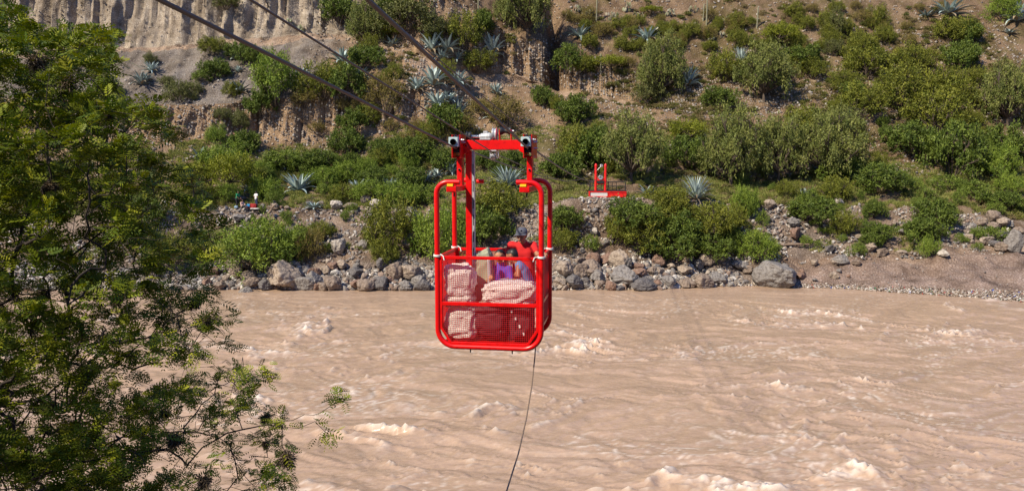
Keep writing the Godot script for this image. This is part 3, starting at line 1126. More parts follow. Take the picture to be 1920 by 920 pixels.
func agave_proto(sd: int, leaves: int, up: float, tone: float, wide: float) -> Node3D:
	# thick blue-grey blades from one heart
	var r := RandomNumberGenerator.new()
	r.seed = sd
	var acc := Acc.new()
	for k in leaves:
		var f := float(k) / leaves
		var ang := k * 2.39996 + r.randf_range(-0.15, 0.15)
		var rise := lerpf(0.12, 1.45, pow(f, 0.8)) * up + r.randf_range(-0.08, 0.08)
		var out := Vector3(cos(ang), 0, sin(ang))
		var side := Vector3(-sin(ang), 0, cos(ang))
		var len := r.randf_range(0.85, 1.08) * (0.85 + 0.25 * sin(f * PI))
		var c0 := Color(0.195, 0.240, 0.225) * tone * r.randf_range(0.8, 1.25)
		if f < 0.25 and r.randf() < 0.5:
			c0 = Color(0.26, 0.20, 0.12)
		var prev := []
		for s in 6:
			var t := s / 5.0
			var bend := rise - t * t * 0.35 * (1.2 - f)
			var p := out * (0.05 + len * t * cos(bend)) + Vector3.UP * (0.05 + len * t * sin(bend))
			var w: float = wide * [0.075, 0.085, 0.088, 0.075, 0.048, 0.004][s]
			var nn := (Vector3.UP * cos(bend) - out * sin(bend)).normalized()
			var cur := [p - side * w + nn * w * 0.45, p - nn * w * 0.25, p + side * w + nn * w * 0.45]
			if s > 0:
				acc.quad(prev[0], cur[0], cur[1], prev[1], nn - side * 0.4, c0)
				acc.quad(prev[1], cur[1], cur[2], prev[2], nn + side * 0.4, c0)
				acc.quad(prev[0], cur[0], cur[2], prev[2], nn, c0 * 1.08)
			prev = cur
	var p := Node3D.new()
	p.name = "agave_plant"
	put("leaf_rosette", acc.mesh(), M.agave, p)
	return p

func make_plant_kinds() -> void:
	plant_kind("dark", "shrub", 4, [Color(0.064, 0.100, 0.018), Color(0.148, 0.193, 0.032)], {"tips": 520, "per": 15, "leaf": 0.082, "wid": 0.5, "spray": 0.18})
	plant_kind("olive", "shrub", 4, [Color(0.106, 0.128, 0.019), Color(0.204, 0.208, 0.027)], {"tips": 480, "per": 15, "leaf": 0.075, "spray": 0.24})
	plant_kind("bright", "willow_bush", 4, [Color(0.106, 0.170, 0.022), Color(0.236, 0.303, 0.042)], {"tips": 520, "per": 17, "leaf": 0.085, "wid": 0.28, "spray": 0.30})
	plant_kind("dull", "grey_bush", 3, [Color(0.099, 0.111, 0.037), Color(0.174, 0.179, 0.060)], {"tips": 440, "per": 15, "leaf": 0.075, "spray": 0.22})
	plant_kind("dry", "dry_brush", 2, [Color(0.155, 0.122, 0.035), Color(0.224, 0.182, 0.050)], {"tips": 320, "per": 13, "leaf": 0.085, "wid": 0.28, "spray": 0.28})
	plant_kind("pepper", "pepper_tree", 4, [Color(0.099, 0.128, 0.031), Color(0.224, 0.236, 0.065)], {"tips": 640, "per": 20, "leaf": 0.058, "wid": 0.34, "trunk": 0.22, "droop": 0.24, "spray": 0.16, "lobes": 32, "lobe": 0.175, "tall": 0.66, "thick": 0.045, "flat": 1.1})
	plant_kind("flat", "acacia_shrub", 3, [Color(0.131, 0.160, 0.014), Color(0.254, 0.266, 0.026)], {"tips": 480, "per": 15, "leaf": 0.062, "wid": 0.4, "trunk": 0.35, "flat": 0.50, "spray": 0.22, "lobes": 15, "lobe": 0.27})
	plant_kind("weed", "weed_plant", 3, [Color(0.093, 0.143, 0.022), Color(0.199, 0.249, 0.042)], {"tips": 220, "per": 11, "leaf": 0.13, "wid": 0.28, "spray": 0.28, "lobes": 7, "lobe": 0.30})
	kinds["agave"] = [agave_proto(5, 25, 0.9, 1.35, 1.15), agave_proto(6, 20, 1.0, 1.0, 1.25), agave_proto(7, 28, 0.85, 1.6, 1.05), agave_proto(9, 16, 0.75, 1.15, 1.15)]
	kinds["upright_agave"] = [agave_proto(8, 70, 1.0, 1.45, 0.46)]

var clear_of := [Vector3(466, 56, 384)]

func grow(kind: String, px: float, py: float, w: float, h: float, label := "", row := "", what := "") -> void:
	# PX, PY: foot of the plant in the photograph; W, H its size there
	for q in clear_of:
		if row != "" and absf(px - q.x) < (w + q.y) * 0.48 and py > q.z - 4.0 and py - h < q.z - 4.0:
			return      # it would hide an agave or the people
	if label != "" and "agave" in kind:
		clear_of.append(Vector3(px, w, py))
	var i := land_at(px, py)
	if i < 0:
		return
	var p := land_v[i]
	var k := (CAM.z - p.z) / FOCAL
	if row != "" and land_band[i] > 6.25 and land_band[i] < 7.15 and p.x > -9.0 and p.x < 20.0:
		return      # the trail is kept clear
	var list: Array = kinds[kind]
	var o: Node3D = list[rng.randi() % list.size()].duplicate()
	o.name = numbered(o.name)
	add_child(o)
	var cat := "shrub"
	if "agave" in kind:
		cat = "agave"
	elif kind == "pepper":
		cat = "tree"
	var hh := h * k * (1.0 if cat != "agave" else 1.05)
	o.basis = Basis(Vector3.UP, rng.randf() * TAU).scaled_local(Vector3(w * k * (0.54 if cat != "agave" else 0.68), hh * 0.97, w * k * (0.54 if cat != "agave" else 0.68)))
	o.position = p - Vector3(0, hh * 0.04, 0)
	tag(o, label, cat)
	if label == "":
		queue.append([o, row, what])

func build_plants() -> void:
	var list := [
		# the pale fluted cliff and the scree below it
		["dull", 418, 14, 64, 30, "dull bush clinging to the top of the pale fluted cliff"],
		["olive", 394, 102, 54, 34, "olive bush on the crest of the grey scree cone"],
		["dark", 442, 104, 44, 32, "dark bush on the crest of the grey scree cone"],
		["dark", 478, 118, 48, 36, "dark green bush under the thick cable beside the scree"],
		["dark", 405, 142, 52, 36, "dark bush with a pale agave leaning on it, on the scree"],
		["dull", 340, 188, 54, 40, "grey-green round bush alone on the bare scree"],
		["dull", 206, 178, 46, 44, "dull bush at the foot of the fluted cliff behind the acacia"],
		["olive", 437, 178, 36, 34, "small olive bush under the agave with dry hanging leaves"],
		["weed", 375, 150, 40, 20, "low pale weed patch on the scree under the dark bush"],
		["bright", 512, 190, 88, 92, "light green tree-like bush at the head of the brown cliff"],
		["dark", 492, 214, 56, 46, "dark bush under the light green tree-like one"],
		["olive", 600, 180, 84, 60, "olive thicket over the brown cliff under the cables"],
		["dark", 645, 176, 70, 62, "dark thicket beside the agaves over the brown cliff"],
		["dry", 575, 195, 60, 30, "brownish brush hanging over the brown cliff edge"],
		["dark", 685, 122, 66, 40, "dark bush below the pair of blue agaves on the ledge"],
		["dry", 722, 205, 74, 74, "brown-green brush on the steep face under the thin rope"],
		["pepper", 688, 84, 84, 82, "leaning pepper tree with bare trunk on the upper ledge"],
		["flat", 742, 66, 46, 24, "flat-topped yellow-green bush beside the leaning pepper tree"],
		["dark", 632, 38, 76, 44, "dark bush above the leaning pepper tree"],
		["dull", 760, 52, 110, 64, "grey-green thicket at the top edge over the thick cable"],
		["dark", 735, 24, 70, 40, "dark bush at the top edge before the thicket"],
		["dull", 455, 238, 44, 32, "dull bush on the scree at the brown cliff's side"],
		["dark", 461, 284, 66, 44, "dark dull bush under the brown cliff's end"],
		["bright", 403, 268, 40, 36, "bright bush at the bottom of the scree"],
		["dark", 664, 246, 64, 44, "round dark bush growing on the brown cliff face"],
		["olive", 695, 230, 50, 34, "olive bush on the brown cliff near the thin rope"],
		# slope between the cliffs and the terrace, left part
		["dark", 655, 285, 64, 46, "dark green mound at the foot of the brown cliff"],
		["dark", 600, 304, 84, 30, "long dark mound at the foot of the brown cliff"],
		["weed", 535, 310, 84, 32, "dark green shrub in front of the brown cliff's end"],
		["olive", 712, 305, 50, 32, "olive shrub on the slope before the dark green mound"],
		["bright", 420, 318, 92, 50, "bright green shrub behind the two thin-trunked acacias"],
		["flat", 366, 375, 86, 74, "thin-trunked acacia shrub on the terrace beside the near-bank tree"],
		["flat", 437, 366, 104, 82, "wide thin-trunked acacia shrub over the seated people"],
		["bright", 430, 372, 50, 32, "bright shrub behind the person in the green shirt"],
		["bright", 496, 370, 64, 44, "bright shrub behind the standing person in white"],
		["olive", 478, 345, 60, 36, "olive shrub over the standing person in white"],
		["dark", 585, 325, 60, 36, "dark shrub above the large silver agave"],
		["bright", 615, 345, 64, 36, "bright shrub beside the large silver agave"],
		["bright", 655, 338, 74, 40, "bright shrub in the middle of the terrace greenery"],
		["dark", 700, 345, 64, 40, "mid-green shrub behind the pale terrace boulders"],
		["bright", 690, 372, 70, 34, "low bright shrub behind the pale terrace boulders"],
		["bright", 745, 378, 86, 42, "bright shrub at the terrace edge before the cage"],
		["weed", 795, 382, 70, 38, "weedy shrub at the terrace edge next to the cage"],
		["dark", 770, 345, 70, 40, "mid-green shrub among silver agaves near the cage"],
		["olive", 640, 372, 60, 30, "olive shrub over the low stone row"],
		["dark", 745, 282, 46, 32, "small dark shrub on the brown slope before the cage"],
		["dark", 782, 300, 62, 42, "dark shrub on the brown slope beside the cage"],
		["dark", 825, 312, 60, 44, "dark shrub behind the hanger of the cage"],
		["olive", 800, 268, 50, 40, "olive shrub under the thick cable's lower end"],
		["dark", 833, 240, 78, 54, "dark shrub below the agave cluster under the thick cable"],
		["dry", 870, 252, 60, 46, "brownish brush over the cage beam"],
		["dry", 945, 232, 84, 62, "brown brush on the slope right above the cage winch"],
		["dry", 905, 210, 54, 34, "low brown brush under the trail over the cage"],
		["dark", 1022, 196, 46, 40, "small dark bush just under the trail"],
		["olive", 1045, 200, 40, 28, "olive bush beside the small dark bush under the trail"],
		["dark", 1076, 226, 74, 54, "round dark bush alone on the bare slope under the trail"],
		# bank, left part
		["bright", 487, 503, 150, 92, "big bright willow bush over the flat-topped tan boulder"],
		["bright", 545, 480, 80, 66, "bright bush joined to the big willow bush"],
		["dry", 582, 486, 56, 66, "brown-green brush at the end of the big willow bush"],
		["olive", 735, 458, 106, 84, "big olive bush on the bank between boulders and terrace"],
		["olive", 712, 492, 56, 48, "olive bush hanging down to the waterline boulders"],
		["bright", 820, 486, 112, 96, "tall bright bush behind the tubes of the cage"],
		["dark", 905, 452, 96, 66, "dark bush behind the mast of the cage"],
		["olive", 930, 404, 112, 62, "olive bush on the terrace edge inside the cage outline"],
		["bright", 860, 440, 70, 60, "bright bush between cage tube and mast"],
		["weed", 542, 413, 30, 20, "small leafy weed beside the driftwood"],
		["olive", 600, 440, 50, 30, "sparse olive weed on the bare bank"],
		["dark", 255, 420, 90, 60, "dark bush on the bank behind the acacia branches"],
		["olive", 320, 495, 110, 60, "olive bush at the water behind the acacia branches"],
		["weed", 380, 470, 60, 40, "green bush on the bank at the acacia's edge"],
		["dark", 1060, 425, 80, 46, "dark bush beside the rear tube of the cage"],
		["olive", 1050, 470, 64, 46, "olive bush behind the boulder pile past the cage"],
		["weed", 1108, 470, 44, 30, "small weed in the pale rubble chute"],
		# the earth pillar and the scrub above the trail
		["pepper", 985, 72, 96, 120, "weeping pepper tree hanging over the earth pillar"],
		["pepper", 948, 50, 50, 76, "pepper tree at the edge of the earth pillar under the frame top"],
		["olive", 866, 80, 70, 58, "olive bush on the ledge between agaves and pillar"],
		["dark", 905, 60, 50, 46, "dark bush on the ledge beside the pillar"],
		["dull", 812, 66, 66, 40, "dull bush on the ledge over the agave cluster"],
		["olive", 900, 128, 60, 34, "olive brush over the low cliff at the trail"],
		["dark", 1060, 128, 60, 46, "dark brush beside the shady side of the pillar"],
		["olive", 1095, 130, 50, 32, "olive brush over the trail past the pillar"],
		["flat", 1150, 132, 80, 34, "flat yellow-green bush over the trail cliff"],
		["pepper", 1232, 176, 100, 108, "grey pepper tree on the slope over the trail"],
		["dull", 1210, 188, 66, 42, "dull bush at the foot of the grey pepper tree"],
		["flat", 1222, 30, 44, 18, "flat yellow-green bush among the cactus scrub"],
		["olive", 1165, 52, 36, 24, "little green bush among the cactus scrub"],
		["pepper", 1432, 186, 116, 104, "pale round pepper tree on the upper slope"],
		["olive", 1360, 150, 66, 52, "olive bush before the pale round pepper tree"],
		["dark", 1350, 192, 64, 40, "dark bush at the foot of the pale round pepper tree"],
		["flat", 1462, 86, 84, 42, "flat-topped yellow bush on the brown upper slope"],
		["dark", 1500, 118, 70, 34, "dark bush below the flat-topped yellow one"],
		["dull", 1562, 62, 44, 44, "upright dull bush on the brown upper slope"],
		["dull", 1560, 96, 34, 30, "small round dull bush on the brown upper slope"],
		["olive", 1618, 98, 60, 40, "light olive bush high on the right slope"],
		["olive", 1525, 140, 60, 32, "olive bush over the short bare path"],
		# thicket on the right slope
		["olive", 1625, 140, 100, 56, "broad yellow-green bush at the top of the right thicket"],
		["olive", 1715, 135, 80, 48, "olive bush at the top of the right thicket"],
		["dark", 1810, 75, 66, 40, "dark bush below the big agave at the top"],
		["bright", 1880, 36, 60, 46, "bright bush between the two big agaves at the top"],
		["olive", 1785, 72, 76, 50, "olive bush on the rim above the scree strip"],
		["dark", 1800, 120, 76, 52, "dark bush along the scree strip"],
		["olive", 1610, 210, 96, 56, "olive bush in the middle of the right thicket"],
		["olive", 1690, 192, 104, 70, "wide yellow-green bush in the middle of the right thicket"],
		["olive", 1765, 190, 100, 58, "olive bush under the scree strip"],
		["olive", 1745, 240, 110, 76, "wide yellow-green bush low in the right thicket"],
		["dark", 1710, 285, 90, 56, "dark shrub over the reddish bare gap"],
		["dark", 1790, 320, 104, 92, "large dull dark shrub over the terrace end"],
		["pepper", 1890, 236, 104, 112, "grey-green round tree at the frame edge"],
		["dark", 1895, 300, 84, 70, "dark bush under the grey-green round tree"],
		["bright", 1868, 332, 76, 62, "light green bush on the terrace under the grey-green tree"],
		["olive", 1590, 165, 64, 36, "olive bush beside the short bare path"],
		["dull", 1580, 245, 70, 46, "dull shrub between thicket and pepper trees"],
		# trees behind the far station
		["pepper", 1190, 338, 126, 126, "full weeping pepper tree behind the red station"],
		["dark", 1118, 318, 104, 84, "dark shrub behind the posts of the red station"],
		["olive", 1085, 300, 76, 62, "olive shrub before the red station's cables"],
		["dark", 1050, 330, 80, 50, "low green shrub beside the station platform"],
		["flat", 1292, 270, 86, 50, "bright flat acacia between two pepper trees"],
		["dark", 1290, 305, 90, 54, "dark shrub under the bright flat acacia"],
		["pepper", 1372, 346, 128, 140, "big olive pepper tree on the terrace"],
		["pepper", 1458, 338, 110, 122, "pale pepper tree beside the big olive one"],
		["pepper", 1555, 336, 140, 130, "broad pale pepper tree at the end of the tree row"],
		["olive", 1510, 250, 90, 60, "yellowish shrub over the broad pale pepper tree"],
		["dark", 1580, 340, 90, 60, "dark shrub in the shade of the broad pepper tree"],
		["dark", 1648, 352, 104, 50, "long dark green shrub on the terrace after the trees"],
		# terrace and bank, right part
		["olive", 1250, 388, 84, 46, "olive shrub between the station and the upright agave"],
		["bright", 1395, 404, 56, 54, "upright bright shrub after the upright agave"],
		["olive", 1562, 372, 72, 42, "yellow-green shrub on the terrace before the broad tree"],
		["olive", 1475, 366, 44, 26, "small olive shrub on the terrace beside the path"],
		["dark", 1520, 412, 84, 44, "dark shrub on the bank above the log"],
		["weed", 1515, 388, 50, 34, "leafy shrub on the terrace edge above the log"],
		["olive", 1588, 436, 56, 42, "olive shrub on the bare right bank"],
		["dark", 1635, 400, 46, 34, "dark shrub on the terrace edge of the right bank"],
		["dark", 1645, 440, 60, 34, "dark low shrub in the middle of the right bank"],
		["dark", 1757, 420, 80, 54, "dark round shrub on the right bank"],
		["dark", 1726, 452, 78, 48, "dark bush below the dark round one on the right bank"],
		["bright", 1742, 478, 36, 34, "bright tuft at the top of the beach"],
		["dark", 1636, 462, 44, 28, "low shrub by the tan block over the beach"],
		["weed", 1615, 476, 36, 24, "weed on the gravel over the beach"],
		["weed", 1825, 372, 70, 34, "pale green shrub on the right terrace"],
		["dark", 1882, 388, 76, 32, "green shrub above the stone heap"],
		["weed", 1850, 442, 60, 24, "weedy green patch in the stone heap"],
		["bright", 1893, 356, 50, 34, "bright shrub at the frame edge of the terrace"],
		["weed", 1780, 358, 70, 30, "weedy shrub under the large dull dark one"],
		["dark", 1188, 418, 100, 56, "dark shrub hiding the foot of the red station"],
		["dark", 1265, 440, 96, 54, "dark leafy shrub in the middle of the bank thicket"],
		["olive", 1262, 410, 80, 44, "olive shrub in the upper bank thicket"],
		["olive", 1200, 470, 96, 62, "yellowish shrub low in the bank thicket"],
		["dark", 1270, 482, 110, 60, "dark shrub at the bottom of the bank thicket"],
		["olive", 1330, 445, 100, 62, "olive shrub in the bank thicket under the agave"],
		["dark", 1335, 484, 90, 46, "dull dark shrub at the bottom end of the bank thicket"],
		["olive", 1375, 428, 60, 46, "olive shrub at the upper end of the bank thicket"],
		["bright", 1422, 484, 76, 56, "round green bush beside the log"],
		["olive", 1165, 455, 60, 50, "yellow-green shrub along the pale rubble chute"]]
	for a in list:
		grow(a[0], a[1], a[2], a[3], a[4], a[5])
	for a in [
		[287, 128, 30, 24, "agave at the top of the bare scree"], [262, 152, 36, 26, "pale agave on the scree behind the acacia"],
		[278, 150, 26, 18, "small dark agave next to a pale one on the scree"], [440, 170, 40, 34, "blue agave with dry hanging leaves on the scree"],
		[413, 130, 30, 24, "agave leaning on a dark bush on the scree"], [434, 104, 26, 20, "agave on the crest of the scree cone"],
		[441, 128, 22, 14, "small agave on the scree under the cable"], [640, 112, 44, 32, "blue agave on the ledge by the thin rope"],
		[668, 108, 46, 34, "blue agave at the end of the ledge by the thin rope"], [560, 150, 34, 34, "agave under the thick cable on the upper gully"],
		[572, 160, 36, 26, "pale agave below another under the thick cable"], [645, 160, 30, 26, "dark agave in shade over the brown cliff"],
		[672, 148, 50, 26, "agave spilling over the ledge under the dark bush"], [735, 80, 30, 26, "agave beside the trunk of the leaning pepper tree"],
		[808, 92, 42, 40, "tall-leaved agave in the upper cluster"], [836, 88, 46, 40, "large agave in the upper cluster"],
		[830, 108, 36, 22, "low agave in the upper cluster"], [858, 108, 30, 24, "outer agave of the upper cluster"],
		[925, 100, 46, 46, "dark blue agave at the edge of the earth pillar"], [778, 165, 36, 30, "agave at the left edge of the ledge cluster"],
		[808, 158, 52, 42, "large pale agave in the ledge cluster"], [862, 155, 48, 30, "agave beside the trail under the thick cable"],
		[820, 192, 46, 36, "silver agave below the ledge cluster"], [845, 185, 40, 24, "small agave in the middle of the ledge cluster"],
		[863, 210, 40, 34, "dark agave hanging below the ledge cluster"], [934, 172, 32, 24, "lone agave on the trail edge"],
		[930, 222, 52, 26, "flat agave in the brown brush over the winch"], [1086, 64, 46, 30, "agave on the scrub slope past the pillar"],
		[1208, 72, 48, 32, "pale agave in the cactus scrub"], [1290, 152, 38, 44, "dark blue agave on the slope by the grey pepper tree"],
		[1780, 26, 58, 34, "big blue agave at the top of the right slope"], [1908, 38, 50, 42, "big blue agave at the top frame edge"],
		[1740, 24, 34, 18, "pale agave beside the big blue one"], [382, 298, 50, 36, "agave in the greenery behind the acacia shrubs"],
		[558, 357, 60, 44, "large silver agave on the terrace by the people"], [586, 302, 26, 20, "upright agave before the brown cliff"],
		[802, 340, 40, 26, "silver agave in the terrace greenery"], [822, 335, 34, 22, "pale agave next to the cage tube"],
		[846, 322, 28, 28, "agave right behind the cage hanger"], [670, 352, 40, 26, "agave in the middle of the terrace greenery"],
		[735, 345, 36, 24, "silver agave sunk in the terrace greenery"], [590, 388, 34, 16, "small agave over the low stone row"],
		[1213, 360, 40, 30, "white-edged agave beside the station railing"], [1505, 362, 44, 22, "pale agave before the broad pepper tree"],
		[1892, 60, 30, 16, "small agave under the top frame edge"], [465, 357, 30, 26, "small agave behind the people"]]:
		grow("agave", a[0], a[1], a[2], a[3], a[4])
	for a in [[1307, 374, 56, 50, "big upright silver agave on the terrace past the station"], [947, 350, 76, 44, "big upright silver agave behind the cage mast"],
		[1388, 112, 34, 34, "pale upright agave beside the pale round pepper tree"]]:
		grow("upright_agave", a[0], a[1], a[2], a[3], a[4])
	for a in [[1116, 45, 52, "tall column cactus by the pillar's shady side"], [1125, 130, 34, "pale column cactus over the trail cliff"], [1324, 40, 50, "tall column cactus in the cactus scrub"],
		[1423, 50, 38, "pale bare cactus column on the brown upper slope"], [1318, 36, 30, "short column cactus next to a tall one in the cactus scrub"], [902, 20, 30, "column cactus at the top edge beside the ledge bush"]]:
		column_cactus(a[0], a[1], a[2], a[3])
	for a in [[1068, 24], [1090, 18], [1102, 40], [1150, 36], [1172, 22], [1195, 40], [1240, 52], [1262, 30], [1282, 60], [1300, 24], [1250, 78], [1172, 66], [1225, 66], [1340, 70], [1365, 46], [1355, 66], [1030, 55], [560, 62], [545, 40]]:
		prickly_pear(a[0] + rng.randf_range(-4, 4), a[1] + rng.randf_range(-4, 4))
	# the many smaller ones, told apart by their place in a row
	for r in [
		["olive", 1060, 1420, 40, 100, 34, 26, "small shrub", "cactus scrub over the trail"],
		["dry", 1060, 1420, 30, 130, 22, 26, "dry shrub", "cactus scrub over the trail"],
		["olive", 1420, 1700, 20, 130, 30, 30, "small olive shrub", "brown upper slope"],
		["dry", 1420, 1860, 15, 120, 18, 30, "dry shrub", "brown upper slope"],
		["olive", 1560, 1850, 130, 280, 12, 40, "olive bush", "thicket of the right slope"],
		["dark", 1560, 1850, 150, 300, 7, 36, "dark bush", "thicket of the right slope"],
		["weed", 480, 830, 340, 385, 26, 28, "weedy shrub", "terrace greenery by the people"],
		["bright", 480, 830, 300, 370, 14, 34, "bright shrub", "terrace greenery by the people"],
		["dark", 470, 850, 285, 350, 11, 34, "dark shrub", "terrace greenery by the people"],
		["weed", 1380, 1910, 350, 400, 26, 26, "weedy shrub", "grass of the right terrace"],
		["weed", 1400, 1900, 400, 470, 26, 22, "small weed", "bank above the beach"],
		["weed", 460, 800, 395, 470, 16, 20, "small weed", "bare bank below the terrace"],
		["dry", 500, 900, 150, 270, 10, 28, "dry shrub", "brown cliffs under the cables"],
		["olive", 620, 930, 40, 170, 14, 30, "olive shrub", "ledges of the brown cliffs"],
		["dull", 260, 480, 100, 260, 9, 24, "dull shrub", "grey scree"],
		["dark", 880, 1060, 300, 400, 9, 34, "green shrub", "greenery behind the cage"],
		["dark", 1160, 1420, 390, 475, 12, 34, "leafy shrub", "bank thicket below the station"],
		["olive", 1080, 1700, 250, 340, 7, 30, "green shrub", "undergrowth of pepper trees"]]:
		for i in r[5]:
			var s: float = r[6] * rng.randf_range(0.65, 1.4)
			grow(r[0], rng.randf_range(r[1], r[2]), rng.randf_range(r[3], r[4]), s, s * rng.randf_range(0.6, 0.95), "", r[8], r[7])

func column_cactus(px: float, py: float, h: float, label: String) -> void:
	var i := land_at(px, py)
	var p := land_v[i]
	var k := (CAM.z - p.z) / FOCAL
	var acc := Acc.new()
	var prof := []
	var hh := h * k
	for s in 9:
		var t := s / 8.0
		prof.append(Vector2(0.11 * (1.0 if t < 0.9 else 0.6) * (1.0 + 0.08 * sin(t * 9.0)), -0.2 + t * (hh + 0.2)))
	prof.append(Vector2(0.0, hh + 0.06))
	acc.lathe(Vector3.ZERO, Vector3(rng.randf_range(-0.05, 0.05), 1, 0.03), prof, 10, Color(0.24, 0.23, 0.15))
	var o := put("column_cactus", acc.mesh(), M.agave, self)
	o.position = p
	tag(o, label, "cactus")

func prickly_pear(px: float, py: float) -> void:
	var i := land_at(px, py)
	if i < 0:
		return
	var acc := Acc.new()
	var base := ico(1)
	for k in 16:
		var ang := rng.randf() * TAU
		var c := Vector3(cos(ang) * rng.randf_range(0.0, 0.7), rng.randf_range(0.1, 0.9), sin(ang) * rng.randf_range(0.0, 0.6))
		var b := Basis(Vector3(rng.randfn(), rng.randfn() * 0.3, rng.randfn()).normalized(), rng.randf() * 1.2).rotated(Vector3.UP, rng.randf() * TAU).scaled_local(Vector3(0.15, 0.24, 0.035))
		var col := Color(0.17, 0.19, 0.10).lerp(Color(0.28, 0.24, 0.19), rng.randf())
		for f in base[1]:
			acc.tri(c + b * base[0][f[0]], c + b * base[0][f[1]], c + b * base[0][f[2]], b * (base[0][f[0]] + base[0][f[1]] + base[0][f[2]]), col)
	var o := put("prickly_pear", acc.mesh(), M.agave, self)
	o.position = land_v[i]
	o.scale = Vector3.ONE * rng.randf_range(0.9, 1.5)
	tag(o, "", "cactus")
	queue.append([o, "cactus scrub on the slopes", "prickly pear clump"])

func build_ground_cover() -> void:
	# what nobody could count: gravel, cobbles in the cliffs, grass and low scrub, the trash line
	var pebble := rock_mesh(900, 1, 8, 0.9)
	var where := []
	var tint := []
	var tones := [Color(0.29, 0.275, 0.265), Color(0.40, 0.345, 0.29), Color(0.30, 0.245, 0.205), Color(0.18, 0.17, 0.17), Color(0.50, 0.47, 0.43), Color(0.60, 0.58, 0.55), Color(0.28, 0.205, 0.165)]
	var first := cols_n * ROWS[0]
	var bank := cols_n * (ROWS[1] + ROWS[2])
	while where.size() < 21000:
		var i := first + rng.randi() % bank
		var p := land_v[i]
		if absf(p.x) > 62.0:
			continue
		var t := land_band[i]
		var beach := p.x > 23.0 and t < 1.85
		if beach and rng.randf() < 0.86:
			continue
		if nf.get_noise_3d(p.x * 0.16, p.y * 0.2, p.z * 0.16) + 0.3 < rng.randf() * 0.75 and t > 1.45:
			continue
		var s := 0.055 + 0.17 * pow(rng.randf(), 2.4) if not beach else 0.035 + 0.06 * pow(rng.randf(), 3.0)
		if t < 1.7 and not beach:
			s *= 1.7
		where.append(Transform3D(Basis(Vector3(rng.randfn(), rng.randfn(), rng.randfn()).normalized(), rng.randf() * TAU).scaled_local(Vector3(s * 1.3, s * 0.8, s)), p + Vector3(rng.randfn() * 0.15, s * 0.35, rng.randfn() * 0.12)))
		tint.append(tones[rng.randi() % tones.size()] * rng.randf_range(0.8, 1.15))
	scatter("gravel", pebble, M.stone, where, tint, "loose gravel and cobbles of the river bank", "gravel")
	where = []
	tint = []
	var cliff := first + bank + cols_n * ROWS[3]
	var rest := cols_n * (ROWS[4] + ROWS[5] + ROWS[6] + ROWS[7] + ROWS[8])
	while where.size() < 36000:
		var i := cliff + rng.randi() % (rest - cols_n)
		var p := land_v[i]
		if absf(p.x) > 75.0 or p.y > 45.0:
			continue
		if land_band[i] > 6.2 and land_band[i] < 7.05 and p.x > -12.0 and p.x < 21.0:
			continue
		if land_n[i].y > 0.75 and rng.randf() < 0.6:
			continue
		var s := 0.06 + 0.17 * pow(rng.randf(), 3.0)
		if p.x < -30.0 and p.y > 24.0:
			s *= 0.55
		where.append(Transform3D(Basis(Vector3(rng.randfn(), rng.randfn(), rng.randfn()).normalized(), rng.randf() * TAU).scaled_local(Vector3(s * 1.2, s * 0.8, s)), p + land_n[i] * s * 0.2))
		tint.append(tones[[0, 1, 1, 2, 4, 1][rng.randi() % 6]] * rng.randf_range(0.85, 1.15))
	scatter("cobbles", pebble, M.stone, where, tint, "cobbles set in the earth of cliffs and slopes", "cobbles")
	# grass
	var acc := Acc.new()
	for k in 26:
		var ang := rng.randf() * TAU
		var out := Vector3(cos(ang), 0, sin(ang))
		acc.leaf(out * rng.randf_range(0.0, 0.35), (out * rng.randf_range(0.1, 0.7) + Vector3.UP).normalized(), out.cross(Vector3.UP).rotated(Vector3.UP, rng.randfn()), rng.randf_range(0.5, 1.0), 0.07, Color.WHITE)
	var tuft := acc.mesh()
	where = []
	tint = []
	var terr := first + bank
	while where.size() < 22000:
		var i := first + cols_n * ROWS[1] + rng.randi() % (cols_n * (ROWS[2] + ROWS[3] + ROWS[4]))
		if i >= cols_n * (rows_n - 1):
			continue
		var p := land_v[i]
		if absf(p.x) > 66.0 or land_n[i].y < 0.45:
			continue
		var wet := nf.get_noise_3d(p.x * 0.12 + 8.0, 0.0, p.z * 0.2) + (0.15 if i > terr else -0.25)
		if wet < rng.randf() * 0.5 - 0.1:
			continue
		var s := rng.randf_range(0.22, 0.6)
		where.append(Transform3D(Basis(Vector3.UP, rng.randf() * TAU).scaled_local(Vector3(s * 1.3, s, s * 1.3)), p - Vector3(0, 0.03, 0)))
		tint.append(Color(0.16, 0.20, 0.04).lerp(Color(0.33, 0.31, 0.10), rng.randf()))
	scatter("grass", tuft, M.leaf, where, tint, "grass and weeds of the terraces", "grass")
	# low scrub: little leafy cushions
	var lob := [[Vector3(0, 0.4, 0), Vector3(0.6, 0.45, 0.6)], [Vector3(0.4, 0.25, 0.1), Vector3(0.45, 0.3, 0.45)], [Vector3(-0.35, 0.28, -0.2), Vector3(0.4, 0.3, 0.45)]]
	var cushion := crown_mesh(4242, lob, 60, 9, 0.24, 0.4, [Color(0.8, 0.8, 0.8), Color(1.1, 1.1, 1.1)], 0.0, 0.35)
	where = []
	tint = []
	while where.size() < 3000:
		var i := terr + rng.randi() % (cols_n * (rows_n - 2) - terr)
		var p := land_v[i]
		if absf(p.x) > 72.0 or p.y > 48.0 or land_n[i].y < 0.30:
			continue
		if land_band[i] > 5.2 and land_band[i] < 7.3 and p.x > -11.0 and p.x < 19.0 and rng.randf() < 0.85:
			continue
		var d := nf.get_noise_3d(p.x * 0.10 + 20.0, p.y * 0.1, p.z * 0.10) + smoothstep(-5.0, 25.0, p.x) * 0.30
		if p.x < -18.0 and p.y > 14.0:
			d -= 0.38
		if d < rng.randf() * 0.45:
			continue
		var s := rng.randf_range(0.3, 0.85)
